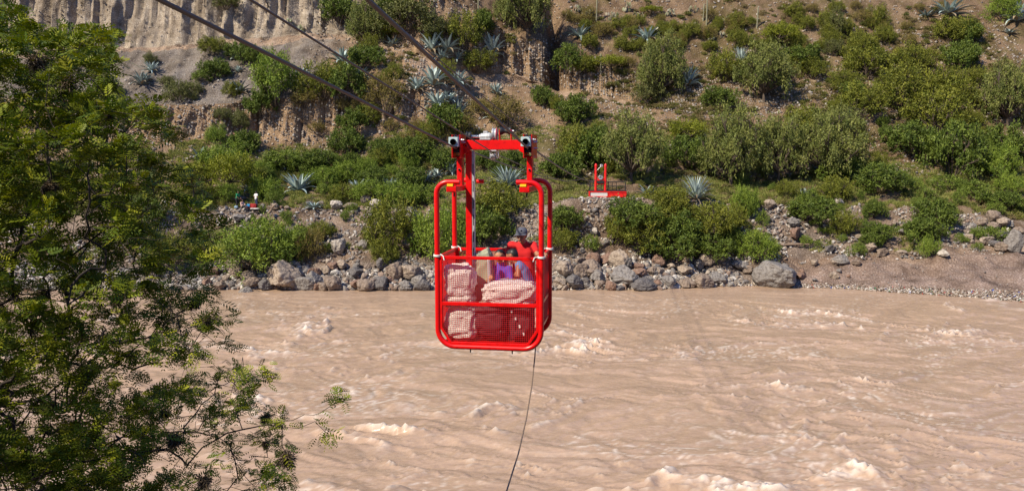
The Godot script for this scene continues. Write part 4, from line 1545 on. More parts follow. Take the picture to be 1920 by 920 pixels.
		where.append(Transform3D(Basis(Vector3.UP, rng.randf() * TAU).scaled_local(Vector3(s, s * 0.75, s)), p - Vector3(0, 0.05, 0)))
		var kcol := Color(0.11, 0.13, 0.03).lerp(Color(0.21, 0.20, 0.05), rng.randf())
		if rng.randf() < 0.45:
			kcol = Color(0.24, 0.19, 0.09)
		tint.append(kcol)
	scatter("undergrowth", cushion, M.leaf, where, tint, "low scrub between the bushes of the slopes", "scrub")
	# the line of trash and driftwood chips that the flood left on the beach
	var chip := rock_mesh(901, 1, 9, 1.0)
	where = []
	tint = []
	var trash := [Color(0.66, 0.63, 0.60), Color(0.52, 0.47, 0.42), Color(0.60, 0.56, 0.51), Color(0.10, 0.08, 0.06), Color(0.20, 0.15, 0.11), Color(0.36, 0.29, 0.23), Color(0.28, 0.20, 0.14), Color(0.14, 0.11, 0.09), Color(0.70, 0.69, 0.68), Color(0.42, 0.36, 0.31), Color(0.24, 0.17, 0.13), Color(0.50, 0.42, 0.34)]
	var odd := [Color(0.05, 0.10, 0.40), Color(0.45, 0.05, 0.05), Color(0.05, 0.26, 0.14)]
	while where.size() < 4200:
		var i := first + rng.randi() % (cols_n * 14)
		var p := land_v[i]
		if p.x < 14.0 or p.x > 50.0 or p.y < -0.02 or p.y > 0.10 + 0.35 * rng.randf() * rng.randf() + maxf(p.x - 34.0, 0.0) * 0.03:
			continue
		if rng.randf() > smoothstep(12.0, 32.0, p.x):
			continue
		var s := rng.randf_range(0.03, 0.10)
		where.append(Transform3D(Basis(Vector3(rng.randfn(), rng.randfn(), rng.randfn()).normalized(), rng.randf() * TAU).scaled_local(Vector3(s * 1.6, s * 0.5, s)), p + Vector3(rng.randfn() * 0.12, 0.05, rng.randfn() * 0.08)))
		tint.append(trash[rng.randi() % trash.size()] if rng.randf() > 0.035 else odd[rng.randi() % 3])
	scatter("trash", chip, M.stone, where, tint, "washed-up trash along the edge of the beach", "trash")
	driftwood()

func driftwood() -> void:
	var p := land_v[land_at(505, 408)]
	var t := thing("driftwood_stump", "forked upright driftwood stump on the terrace edge near the people", "driftwood", p)
	var acc := Acc.new()
	acc.tube(PackedVector3Array([Vector3(-0.9, -0.1, 0.4), Vector3(-0.35, 0.55, 0.2), Vector3(0.15, 1.3, 0), Vector3(0.1, 2.0, -0.1)]), [0.19, 0.15, 0.13, 0.04], 7, true)
	put("trunk", acc.mesh(), M.dead_wood, t)
	for b in [[Vector3(0.05, 1.2, 0), Vector3(0.4, 0.5, 0.1), Vector3(0.55, -0.1, 0.2)], [Vector3(0.1, 1.4, 0), Vector3(0.5, 1.75, 0.1), Vector3(0.75, 1.9, 0.1)], [Vector3(0.1, 1.5, 0), Vector3(-0.25, 1.6, 0.1), Vector3(-0.35, 1.5, 0.1)], [Vector3(0.12, 1.45, 0), Vector3(0.55, 1.4, 0), Vector3(0.8, 1.42, 0)]]:
		var a2 := Acc.new()
		a2.tube(PackedVector3Array(b), [0.10, 0.07, 0.04], 6, true)
		put("branch", a2.mesh(), M.dead_wood, t)
	p = land_v[land_at(1490, 456)]
	var l := Acc.new()
	l.tube(PackedVector3Array([Vector3(-3.0, 0.25, 0.3), Vector3(-1.4, 0.28, 0.1), Vector3(0.4, 0.34, 0), Vector3(2.2, 0.30, -0.2)]), [0.13, 0.12, 0.11, 0.06], 8, true)
	tag(put("log", l.mesh(), M.dead_wood, self), "long pale log lying across the bank beside the round green bush", "log")
	get_node("log").position = p

# ------------------------------------------------------------------ the far station

var station_at := Vector3.ZERO
const STATION_Z := -84.0

func one(acc: Acc, called: String, m: Material, parent: Node) -> MeshInstance3D:
	return put(called, acc.mesh(), m, parent)

func bar(at: Vector3, size: Vector3, ch := 0.005) -> Acc:
	var a := Acc.new()
	a.box(at, size, ch)
	return a

func rod(points: Array, r, sides := 8) -> Acc:
	var a := Acc.new()
	a.tube(PackedVector3Array(points), r, sides, true)
	return a

func turned(at: Vector3, axis: Vector3, profile: Array, sides := 18) -> Acc:
	var a := Acc.new()
	a.lathe(at, axis, profile, sides)
	return a

func disc_profile(r: float, w: float, groove := 0.0) -> Array:
	if groove > 0.0:
		return [Vector2(0, -w), Vector2(r, -w), Vector2(r, -w * 0.7), Vector2(r - groove, 0), Vector2(r, w * 0.7), Vector2(r, w), Vector2(0, w)]
	return [Vector2(0, -w), Vector2(r - w * 0.2, -w), Vector2(r, -w * 0.7), Vector2(r, w * 0.7), Vector2(r - w * 0.2, w), Vector2(0, w)]

func build_station() -> void:
	# 84 m away; one photograph pixel is 5.6 cm there
	var k := 84.0 / FOCAL
	station_at = spot(1125, 361, 84.5)
	var turn := -0.10
	var s := thing("cable_station", "red steel cable station with two posts and a blank white panel on the far terrace", "cable station", station_at, turn)
	# base frame from px 1104 to 1175
	var x0 := -21.0 * k
	var x1 := 50.0 * k
	one(bar(Vector3((x0 + x1) / 2, 0.10, 0), Vector3(x1 - x0, 0.14, 0.16), 0.01), "base_beam", M.red_far, s)
	one(bar(Vector3((x0 + x1) / 2, -0.42, 0.02), Vector3(x1 - x0, 0.10, 0.12), 0.01), "base_beam", M.red_far, s)
	one(bar(Vector3(x0 + 0.07, -0.16, 0.03), Vector3(0.16, 0.62, 0.18), 0.01), "base_post", M.red_far, s)
	one(bar(Vector3(15.5 * k, -0.16, 0.01), Vector3(0.08, 0.42, 0.15), 0.01), "base_post", M.red_far, s)
	one(bar(Vector3((15.5 * k + x1) / 2, -0.16, -0.02), Vector3(x1 - 15.5 * k, 0.42, 0.10), 0.01), "skirt_plate", M.red_far, s)
	one(bar(Vector3((x0 + 15.5 * k) / 2 + 0.04, -0.16, 0.0), Vector3(15.5 * k - x0 - 0.24, 0.42, 0.06), 0.005), "white_panel", M.zinc_panel, s)
	one(bar(Vector3((x0 + x1) / 2, 0.19, -1.0), Vector3(x1 - x0, 0.05, 2.2), 0.01), "deck", M.black, s)
	for x in [-8.0 * k, 10.0 * k]:
		var post := one(turned(Vector3(x, 0.16, -0.15), Vector3.UP, [Vector2(0, 0), Vector2(0.135, 0), Vector2(0.135, 2.62), Vector2(0.155, 2.62), Vector2(0.155, 2.70), Vector2(0.135, 2.78), Vector2(0.08, 2.88), Vector2(0, 2.92)], 18), "post", M.red_far, s)
		one(turned(Vector3(x, 0.18, -0.15), Vector3.UP, [Vector2(0.155, 0), Vector2(0.2, 0), Vector2(0.2, 0.05), Vector2(0.155, 0.05)], 14), "post_collar", M.red_far, post)
	one(bar(Vector3(1.0 * k, 1.42, -0.15), Vector3(0.74, 0.30, 0.22), 0.01), "cross_plate", M.red_far, s)
	one(bar(Vector3(1.0 * k, 1.12, -0.1), Vector3(0.72, 0.30, 0.34), 0.02), "counterweight", M.black, s)
	one(bar(Vector3(1.0 * k, 0.90, -0.15), Vector3(0.72, 0.12, 0.22), 0.01), "cross_plate", M.red_far, s)
	var wheel := one(turned(Vector3(1.0 * k, 1.62, 0.05), Vector3(0.2, 0, 1), disc_profile(0.24, 0.05, 0.05), 20), "haul_sheave", M.zinc, s)
	one(turned(Vector3(1.0 * k, 1.62, 0.05), Vector3(0.2, 0, 1), disc_profile(0.06, 0.09), 12), "hub", M.black, wheel)
	one(turned(Vector3(2.5 * k, 2.86, -0.15), Vector3(0.5, 0, 1), disc_profile(0.15, 0.07, 0.03), 16), "guide_sheave", M.zinc, s)
	one(rod([Vector3(-8.0 * k + 0.12, 2.35, -0.1), Vector3(2.5 * k, 2.86, -0.12)], 0.025), "stay_rod", M.steel, s)
	# railing
	for x in [-19.0, 15.5, 48.0]:
		one(rod([Vector3(x * k, 0.18, -0.45), Vector3(x * k, 1.15, -0.45)], 0.05), "rail_post", M.black, s)
	for x in [-13.0, 3.5, 24.0, 32.0]:
		one(rod([Vector3(x * k, 0.18, -2.0), Vector3(x * k, 1.1, -2.0)], 0.03), "rail_post", M.black, s)
	for y in [0.65, 1.12]:
		one(rod([Vector3(-19.0 * k, y, -0.45), Vector3(-9.0 * k, y, -0.45)], 0.025), "rail", M.black, s)
		one(rod([Vector3(15.5 * k, y, -0.45), Vector3(48.0 * k, y, -0.45)], 0.025), "rail", M.black, s)
		one(rod([Vector3(-19.0 * k, y, -2.0), Vector3(48.0 * k, y, -2.0)], 0.025), "rail", M.black, s)

# ------------------------------------------------------------------ the cable car

var car := Transform3D()

func build_cable_car() -> void:
	var at := Vector3(-0.26, 9.45, -12.54)
	var c := thing("cable_car", "red steel cable car cage hanging from two cables over the river", "cable car", at, -0.1527)
	car = c.transform
	# the two tube loops, front and rear, open at the top
	for z in [0.60, -0.60]:
		var pts := [Vector3(-0.44, 2.52, z), Vector3(-0.80, 2.52, z), Vector3(-0.80, 0.0, z), Vector3(0.80, 0.0, z), Vector3(0.80, 2.52, z), Vector3(0.42, 2.52, z)]
		var a := Acc.new()
		a.tube(arc_path(pts, 0.27, 9), 0.041, 16, true)
		one(a, "frame_loop", M.red, c)
	for y in [0.0]:
		for x in [-0.52, 0.52]:
			one(rod([Vector3(x, y, -0.58), Vector3(x, y, 0.58)], 0.032, 10), "floor_bearer", M.red, c)
	one(bar(Vector3(0, 0.055, 0), Vector3(1.46, 0.012, 1.16), 0.003), "floor_plate", M.red, c)
	for x in [-0.29, 0.36]:
		one(rod([Vector3(x, -0.035, 0.60), Vector3(x, -0.085, 0.60)], 0.010, 8), "bolt", M.black, c)
	# basket: front and rear panels with cut corners, side panels
	for z in [0.60, -0.60]:
		var side := "front" if z > 0 else "rear"
		one(bar(Vector3(0, 1.375, z), Vector3(1.60, 0.050, 0.038)), "top_rail", M.red, c)
		one(bar(Vector3(0, 0.666, z), Vector3(1.50, 0.058, 0.030)), "middle_rail", M.red, c)
		one(bar(Vector3(0, 0.055, z), Vector3(1.18, 0.040, 0.034)), "bottom_rail", M.red, c)
		for s in [-1.0, 1.0]:
			one(bar(Vector3(s * 0.742, 0.81, z), Vector3(0.040, 1.09, 0.034)), "panel_stile", M.red, c)
			var d := Acc.new()
			var p0 := Vector3(s * 0.742, 0.285, z)
			var p1 := Vector3(s * 0.585, 0.045, z)
			d.box((p0 + p1) / 2, Vector3(0.038, p0.distance_to(p1) + 0.02, 0.033), 0.004, Basis(Vector3.BACK, atan2((p0 - p1).y, (p0 - p1).x) - PI / 2))
			one(d, "corner_brace", M.red, c)
		var w := Acc.new()
		var pitch := 0.0305
		for i in range(-24, 25):
			var x := i * pitch
			var y0 := 0.05
			if absf(x) > 0.585:
				y0 = 0.05 + (absf(x) - 0.585) / 0.157 * 0.24
			w.tube(PackedVector3Array([Vector3(x, y0, z + 0.003), Vector3(x, 1.37, z + 0.003)]), 0.0024, 4, false)
		for i in 43:
			var y := 0.07 + i * pitch
			var xm := 0.74
			if y < 0.285:
				xm = 0.585 + (y - 0.05) / 0.24 * 0.157
			w.tube(PackedVector3Array([Vector3(-xm, y, z - 0.003), Vector3(xm, y, z - 0.003)]), 0.0024, 4, false)
		one(w, "wire_mesh", M.wire, c)
	for s in [-1.0, 1.0]:
		one(bar(Vector3(s * 0.78, 1.375, 0), Vector3(0.038, 0.05, 1.14)), "side_rail", M.red, c)
		one(bar(Vector3(s * 0.78, 0.666, 0), Vector3(0.030, 0.058, 1.14)), "side_rail", M.red, c)
		one(bar(Vector3(s * 0.78, 0.30, 0), Vector3(0.030, 0.045, 1.14)), "side_rail", M.red, c)
		for z in [-0.535, 0.535]:
			one(bar(Vector3(s * 0.78, 0.83, z), Vector3(0.030, 1.05, 0.045)), "side_stile", M.red, c)
		# kick plate that slopes in to the floor
		var kp := Acc.new()
		kp.box(Vector3(s * 0.695, 0.17, 0), Vector3(0.30, 0.008, 1.12), 0.002, Basis(Vector3.BACK, s * 0.95))
		one(kp, "kick_plate", M.red, c)
		var w := Acc.new()
		for i in range(-18, 19):
			w.tube(PackedVector3Array([Vector3(s * 0.783, 0.30, i * 0.0305), Vector3(s * 0.783, 1.37, i * 0.0305)]), 0.0036, 4, false)
		for i in 35:
			w.tube(PackedVector3Array([Vector3(s * 0.777, 0.31 + i * 0.0305, -0.54), Vector3(s * 0.777, 0.31 + i * 0.0305, 0.54)]), 0.0036, 4, false)
		one(w, "wire_mesh", M.wire, c)
	# white cords that lash the rails to the tubes
	for q in [[-0.80, 0.60, -1.0], [0.80, 0.60, 1.0], [-0.80, -0.60, -1.0], [0.80, -0.60, 1.0]]:
		var a := Acc.new()
		var path := PackedVector3Array()
		for i in 31:
			var t := TAU * 2.0 * i / 30.0
			path.append(Vector3(q[0] + cos(t) * 0.052, 1.39 + i * 0.0011, q[1] + sin(t) * 0.052))
		path.append(Vector3(q[0] - q[2] * 0.10, 1.40, q[1] + 0.03))
		path.append(Vector3(q[0] - q[2] * 0.12, 1.34, q[1] + 0.05))
		a.tube(path, 0.0085, 6, true)
		one(a, "lashing_cord", M.tie, c)
	# hangers: a beam front to rear on each side carries both loops, a plate rises to the wheels
	for s in [-1.0, 1.0]:
		var x: float = -0.56 if s < 0 else 0.55
		var beam := one(bar(Vector3(x, 2.415, 0), Vector3(0.155, 0.085, 1.30), 0.008), "carrier_beam", M.red, c)
		one(bar(Vector3(x - 0.02, 2.475, 0.62), Vector3(0.095, 0.038, 0.07), 0.004), "yellow_block", M.yellow, beam)
		one(rod([Vector3(x + 0.02, 2.36, 0.55), Vector3(x + 0.02, 2.30, 0.55)], 0.012, 6), "bolt", M.black, beam)
		one(bar(Vector3(x + 0.03, 2.44, 0.60), Vector3(0.07, 0.15, 0.05), 0.006), "loop_clamp", M.red, c)
		one(bar(Vector3(x + 0.03, 2.44, -0.60), Vector3(0.07, 0.15, 0.05), 0.006), "loop_clamp", M.red, c)
		var h := one(bar(Vector3(x, 2.66, 0), Vector3(0.085, 0.50, 0.16), 0.008), "hanger", M.red, c)
		one(turned(Vector3(x, 2.70, 0.08), Vector3.BACK, [Vector2(0, 0.02), Vector2(0.016, 0.018), Vector2(0.022, 0.0)], 10), "bolt_head", M.steel, h)
		one(turned(Vector3(x, 2.90, 0.0), Vector3.RIGHT, [Vector2(0, -0.075), Vector2(0.02, -0.075), Vector2(0.02, 0.075), Vector2(0, 0.075)], 10), "pin", M.steel, h)
		# carriage: two cheek plates with the wheels between them
		for e in [-1.0, 1.0]:
			var cheek := Acc.new()
			cheek.box(Vector3(x + e * 0.062, 3.06, 0.0), Vector3(0.012, 0.36, 0.62), 0.003)
			one(cheek, "cheek_plate", M.red if e * s < 0 or true else M.black, c)
		one(bar(Vector3(x, 2.99, 0.0), Vector3(0.10, 0.05, 0.5), 0.004), "saddle", M.black, c)
		for z in [0.20, -0.20]:
			var wh := one(turned(Vector3(x, 3.135, z), Vector3.RIGHT, disc_profile(0.105, 0.034, 0.03), 22), "track_wheel", M.black, c)
			one(turned(Vector3(x, 3.135, z), Vector3.RIGHT, [Vector2(0, -0.09), Vector2(0.022, -0.088), Vector2(0.022, 0.088), Vector2(0, 0.09)], 10), "axle", M.steel, wh)
		var bk := one(bar(Vector3(x - 0.015, 3.125, 0.385), Vector3(0.145, 0.145, 0.10), 0.006), "bumper_block", M.bumper, c)
		one(turned(Vector3(x - 0.015, 3.125, 0.435), Vector3.BACK, [Vector2(0, 0.035), Vector2(0.040, 0.033), Vector2(0.048, 0.022), Vector2(0.048, 0.0)], 20), "rubber_pad", M.black, bk)
		var bk2 := one(bar(Vector3(x - 0.015, 3.125, -0.385), Vector3(0.145, 0.145, 0.10), 0.006), "bumper_block", M.bumper, c)
		one(turned(Vector3(x - 0.015, 3.125, -0.435), Vector3.FORWARD, [Vector2(0, 0.035), Vector2(0.040, 0.033), Vector2(0.048, 0.022), Vector2(0.048, 0.0)], 20), "rubber_pad", M.black, bk2)
		for z in [-0.1, 0.08, 0.16]:
			one(turned(Vector3(x + 0.062 * s * (1.0 if s > 0 else -1.0), 3.08 + z * 0.5, z + 0.12), Vector3.RIGHT, [Vector2(0.018, 0), Vector2(0.018, 0.03), Vector2(0.009, 0.03), Vector2(0.009, 0.06), Vector2(0, 0.062)], 8), "bolt_head", M.steel, c)
	# cross beam with the winch gear
	one(bar(Vector3(0.0, 3.085, 0.0), Vector3(1.00, 0.150, 0.15), 0.008), "cross_beam", M.red, c)
	for s in [-1.0, 1.0]:
		var g := Acc.new()
		g.box(Vector3(s * 0.475, 3.02, 0.078), Vector3(0.14, 0.13, 0.012), 0.003, Basis(Vector3.BACK, -s * 0.5))
		one(g, "gusset", M.red, c)
		for k in 2:
			one(turned(Vector3(s * (0.45 + 0.05 * k), 3.07 - 0.04 * k, 0.084), Vector3.BACK, [Vector2(0, 0.014), Vector2(0.012, 0.012), Vector2(0.014, 0.0)], 8), "bolt_head", M.steel, c)
	one(turned(Vector3(-0.42, 3.225, 0.02), Vector3.RIGHT, disc_profile(0.068, 0.036, 0.012), 20), "drive_wheel", M.black, c)
	var shaft := Acc.new()
	var prof := [Vector2(0, 0)]
	for i in 14:
		prof.append(Vector2(0.020 if i % 2 == 0 else 0.028, i * 0.010))
	prof.append(Vector2(0, 0.14))
	shaft.lathe(Vector3(-0.385, 3.215, 0.02), Vector3.RIGHT, prof, 12)
	one(shaft, "worm_shaft", M.steel, c)
	var gb := Acc.new()
	gb.lathe(Vector3(-0.25, 3.215, 0.02), Vector3.RIGHT, [Vector2(0, 0), Vector2(0.035, 0), Vector2(0.04, 0.02), Vector2(0.052, 0.03), Vector2(0.056, 0.10), Vector2(0.062, 0.12), Vector2(0.062, 0.17), Vector2(0.045, 0.19), Vector2(0.03, 0.2), Vector2(0, 0.2)], 14)
	gb.box(Vector3(-0.15, 3.275, 0.02), Vector3(0.07, 0.05, 0.06), 0.008)
	gb.box(Vector3(-0.15, 3.175, 0.02), Vector3(0.17, 0.03, 0.12), 0.006)
	one(gb, "gearbox", M.zinc, c)
	var sh := one(turned(Vector3(-0.005, 3.25, 0.02), Vector3.RIGHT, [Vector2(0, -0.045), Vector2(0.03, -0.045), Vector2(0.06, -0.03), Vector2(0.095, -0.035), Vector2(0.095, -0.022), Vector2(0.080, 0.0), Vector2(0.095, 0.022), Vector2(0.095, 0.035), Vector2(0.06, 0.03), Vector2(0.03, 0.045), Vector2(0, 0.045)], 24), "haul_sheave", M.zinc, c)
	one(turned(Vector3(-0.005, 3.25, 0.02), Vector3.RIGHT, [Vector2(0.081, 0.028), Vector2(0.097, 0.036), Vector2(0.098, 0.030)], 24), "sheave_rim", M.red, sh)
	for x in [0.075, 0.255]:
		one(bar(Vector3(x, 3.235, 0.02), Vector3(0.014, 0.17, 0.10), 0.003), "roller_bracket", M.red, c)
	one(turned(Vector3(0.165, 3.30, 0.02), Vector3.RIGHT, [Vector2(0, -0.083), Vector2(0.062, -0.083), Vector2(0.060, -0.06), Vector2(0.036, -0.01), Vector2(0.036, 0.01), Vector2(0.056, 0.06), Vector2(0.060, 0.083), Vector2(0, 0.083)], 20), "guide_roller", M.black, c)
	one(turned(Vector3(0.262, 3.30, 0.02), Vector3.RIGHT, [Vector2(0.016, 0), Vector2(0.016, 0.035), Vector2(0, 0.036)], 8), "roller_axle", M.steel, c)
	# clamp and block under the beam
	var cl := Acc.new()
	cl.box(Vector3(-0.03, 2.995, 0.02), Vector3(0.12, 0.02, 0.12), 0.003)
	cl.box(Vector3(-0.075, 2.935, 0.02), Vector3(0.012, 0.12, 0.06), 0.003)
	cl.box(Vector3(0.015, 2.935, 0.02), Vector3(0.012, 0.12, 0.06), 0.003)
	var pb := one(cl, "pulley_block", M.zinc, c)
	for k in 2:
		one(turned(Vector3(-0.048 + k * 0.036, 2.91, 0.02), Vector3.RIGHT, disc_profile(0.055, 0.014, 0.012), 18), "pulley", M.steel, pb)
	one(rod([Vector3(0.05, 2.98, 0.03), Vector3(0.06, 2.92, 0.05), Vector3(0.05, 2.88, 0.05), Vector3(0.02, 2.88, 0.04)], 0.009, 6), "shackle", M.steel, pb)
	# the mast, with an aluminium strip and its slots on the flank
	var mast := one(bar(Vector3(-0.42, 1.53, 0.0), Vector3(0.098, 2.94, 0.09), 0.007), "mast", M.red, c)
	var strip := one(bar(Vector3(-0.350, 1.56, 0.0), Vector3(0.040, 2.86, 0.075), 0.003), "slotted_strip", M.zinc, mast)
	var sl := Acc.new()
	for i in 8:
		sl.box(Vector3(-0.350, 0.85 + i * 0.265, 0.0385), Vector3(0.014, 0.17, 0.004), 0.001)
	var so := one(sl, "slot", M.black, mast)
	so.set_meta("kind", "stuff")
	one(rod([Vector3(-0.42, 2.50, -0.60), Vector3(-0.30, 2.50, -0.60)], 0.036, 12), "stub_tube", M.red, c)

func sack_mesh(sd: int, size: Vector3, col: Color, stripe := Color(-1, 0, 0), wrinkle := 1.0) -> ArrayMesh:
	# a stuffed woven sack: a pillow with folds, its mouth drawn together at one end
	var base := ico(4)
	var acc := Acc.new()
	var pts := []
	for d in base[0]:
		var e := Vector3(signf(d.x) * pow(absf(d.x), 0.62), signf(d.y) * pow(absf(d.y), 0.64), signf(d.z) * pow(absf(d.z), 0.60))
		var f1 := nf.get_noise_3d(d.x * 0.9 + sd, d.y * 0.9, d.z * 0.9) * 0.20
		var f2 := absf(nf.get_noise_3d(d.x * 0.8 + sd * 2.0, d.y * 1.7, d.z * 0.8)) * -0.20
		var f3 := absf(nf.get_noise_3d(d.x * 1.8 + sd, d.y * 3.6, d.z * 1.8)) * -0.05
		var s := 1.0 + f1 + (f2 + f3) * wrinkle
		pts.append(e * s * size * 0.5)
		var cc := col
		if stripe.r >= 0.0 and absf(fmod(absf(e.x + 10.0), 0.62) - 0.31) < 0.05:
			cc = stripe
		acc.vert(pts[-1], Vector3.ZERO, cc)
	for f in base[1]:
		var fn: Vector3 = (pts[f[1]] - pts[f[0]]).cross(pts[f[2]] - pts[f[0]])
		for k in 3:
			acc.n[f[k]] += fn
		for k in [0, 2, 1]:
			acc.ix.append(f[k])
	for i in acc.n.size():
		acc.n[i] = acc.n[i].normalized()
	return acc.mesh()

func build_load() -> void:
	var m := textured(Color.WHITE, 0.75, M.weave, 9.0, false)
	m.vertex_color_use_as_albedo = true
	var white := Color(0.78, 0.76, 0.72)
	# [x, y, z of the middle in the cage, size, colour, tilt, label]
	for s in [
		[Vector3(-0.51, 0.99, 0.34), Vector3(0.54, 0.58, 0.40), white, 0.06, "big wrinkled white sack standing on the pile at the cage corner"],
		[Vector3(-0.51, 0.675, 0.34), Vector3(0.50, 0.24, 0.44), Color(0.70, 0.68, 0.63), 0.0, "flat pale sack squeezed under the big wrinkled white one"],
		[Vector3(-0.46, 0.36, 0.36), Vector3(0.54, 0.60, 0.42), Color(0.70, 0.68, 0.63), -0.05, "tall creased pale sack at the bottom corner of the cage"],
		[Vector3(0.275, 0.82, 0.36), Vector3(0.92, 0.40, 0.42), Color(0.82, 0.79, 0.75), 0.03, "full white sack lying under the child's hand"],
		[Vector3(0.00, 0.36, 0.30), Vector3(0.64, 0.56, 0.46), Color(0.10, 0.018, 0.030), 0.0, "dark maroon sack behind the lower wire mesh"],
		[Vector3(0.46, 0.36, 0.32), Vector3(0.42, 0.56, 0.44), Color(0.115, 0.022, 0.034), 0.05, "dark maroon sack with a row of pale patches"],
		[Vector3(-0.20, 1.02, -0.06), Vector3(0.36, 0.84, 0.30), Color(0.36, 0.38, 0.27), 0.03, "pale green-cream sack standing behind the mast"],
		[Vector3(-0.55, 0.60, -0.30), Vector3(0.42, 1.00, 0.40), Color(0.12, 0.03, 0.03), 0.0, "dark sack standing at the rear corner behind the white one"]]:
		var o := put("sack", sack_mesh(int(s[0].x * 100.0) + 400, s[1], s[2], Color(-1, 0, 0), 1.2 if s[2].r > 0.3 else 0.8), m, self)
		o.transform = car * Transform3D(Basis(Vector3.BACK, s[3]).rotated(Vector3.UP, s[3] * 2.0), s[0])
		tag(o, s[4], "sack", "sacks loaded in the cable car")
		if "patches" in s[4]:
			for k in 4:
				var pt := Acc.new()
				pt.box(Vector3(-0.13 + 0.055 * k, 0.21 - 0.12 * k, 0.215), Vector3(0.03, 0.045, 0.012), 0.003, Basis(Vector3.BACK, 0.3))
				one(pt, "patch", M.tie, o)
	var p := thing("grey_tube", "grey plastic tube upright beside the green-cream sack", "tube", car * Vector3(-0.075, 0.70, 0.18), -0.15)
	one(rod([Vector3(0, 0, 0), Vector3(0.01, 0.32, 0), Vector3(0.0, 0.62, 0.0)], 0.03, 12), "pipe", M.zinc, p)
	var cap := turned(Vector3(0, 0.62, 0), Vector3.UP, [Vector2(0.034, -0.03), Vector2(0.034, 0.012), Vector2(0, 0.014)], 12)
	one(cap, "pipe_cap", M.white, p)

func catenary(a: Vector3, b: Vector3, sag: float, n := 24) -> PackedVector3Array:
	var out := PackedVector3Array()
	for i in n + 1:
		var t := float(i) / n
		out.append(a.lerp(b, t) - Vector3(0, sag * 4.0 * t * (1.0 - t), 0))
	return out

func cable(called: String, pts: PackedVector3Array, r: float, m: Material, label: String, sides := 8) -> void:
	var a := Acc.new()
	a.tube(pts, r, sides, true)
	tag(put(called, a.mesh(), m, self), label, "cable")

func build_ropes() -> void:
	var st := Transform3D(Basis(Vector3.UP, -0.10), station_at)
	var k := 84.0 / FOCAL
	# near tower lies behind the lens, up and to one side: along the line each cable takes in the photograph
	for s in [0, 1]:
		var x: float = -0.56 if s == 0 else 0.55
		var w0 := car * Vector3(x, 3.03, 0.30)
		var w1 := car * Vector3(x, 3.03, -0.30)
		var near: Vector3 = spot(300, 0, 4.70) if s == 0 else spot(690, 0, 5.0)
		var d := near - w0
		var start := w0 + d * 2.3 + Vector3(0, 0.25, 0)
		var far := st * Vector3((-8.0 if s == 0 else 10.0) * k, 2.66, 0.0)
		var pts := PackedVector3Array([start, near, w0])
		pts.append(w0.lerp(w1, 0.5) - Vector3(0, 0.006, 0))
		var rest := catenary(w1, far, 0.9)
		pts.append_array(rest)
		cable("track_cable", pts, 0.0165, M.cable, ["thick steel cable through the cage's hanger that shows the near acacia side", "thick steel cable through the cage's hanger away from the acacia"][s])
	var pul := car * Vector3(-0.03, 2.965, 0.02)
	var n1 := spot(470, 0, 4.61)
	var p1 := PackedVector3Array([pul + (n1 - pul) * 2.2 + Vector3(0, 0.15, 0), n1, pul])
	p1.append_array(catenary(pul + (car.basis * Vector3(0, -0.01, -0.15)), st * Vector3(1.0 * k, 1.84, 0.05), 0.7))
	cable("haul_rope", p1, 0.0085, M.cable, "thin haul rope running through the pulley block under the beam", 6)
	var wr := car * Vector3(0.53, 3.255, 0.1)
	var n2 := spot(806, 98, 6.7)
	cable("guide_rope", PackedVector3Array([wr + (n2 - wr) * 2.4, n2, wr]), 0.0055, M.cable, "thinnest rope ending at the wheel under the thick cable", 6)
	# the slack rope to the near bank
	var t0 := car * Vector3(0.56, 0.03, -0.45)
	var pts2 := PackedVector3Array()
	var ends := [[1005, 634, 12.9], [1003, 668, 12.6], [997, 724, 11.9], [987, 784, 11.1], [972, 850, 10.2], [950, 920, 9.3], [918, 1000, 8.3]]
	pts2.append(t0)
	for e in ends:
		pts2.append(spot(e[0], e[1], e[2]))
	cable("slack_rope", pts2, 0.0098, M.rope, "slack brown rope hanging down from under the cage", 6)

# ------------------------------------------------------------------ the near acacia

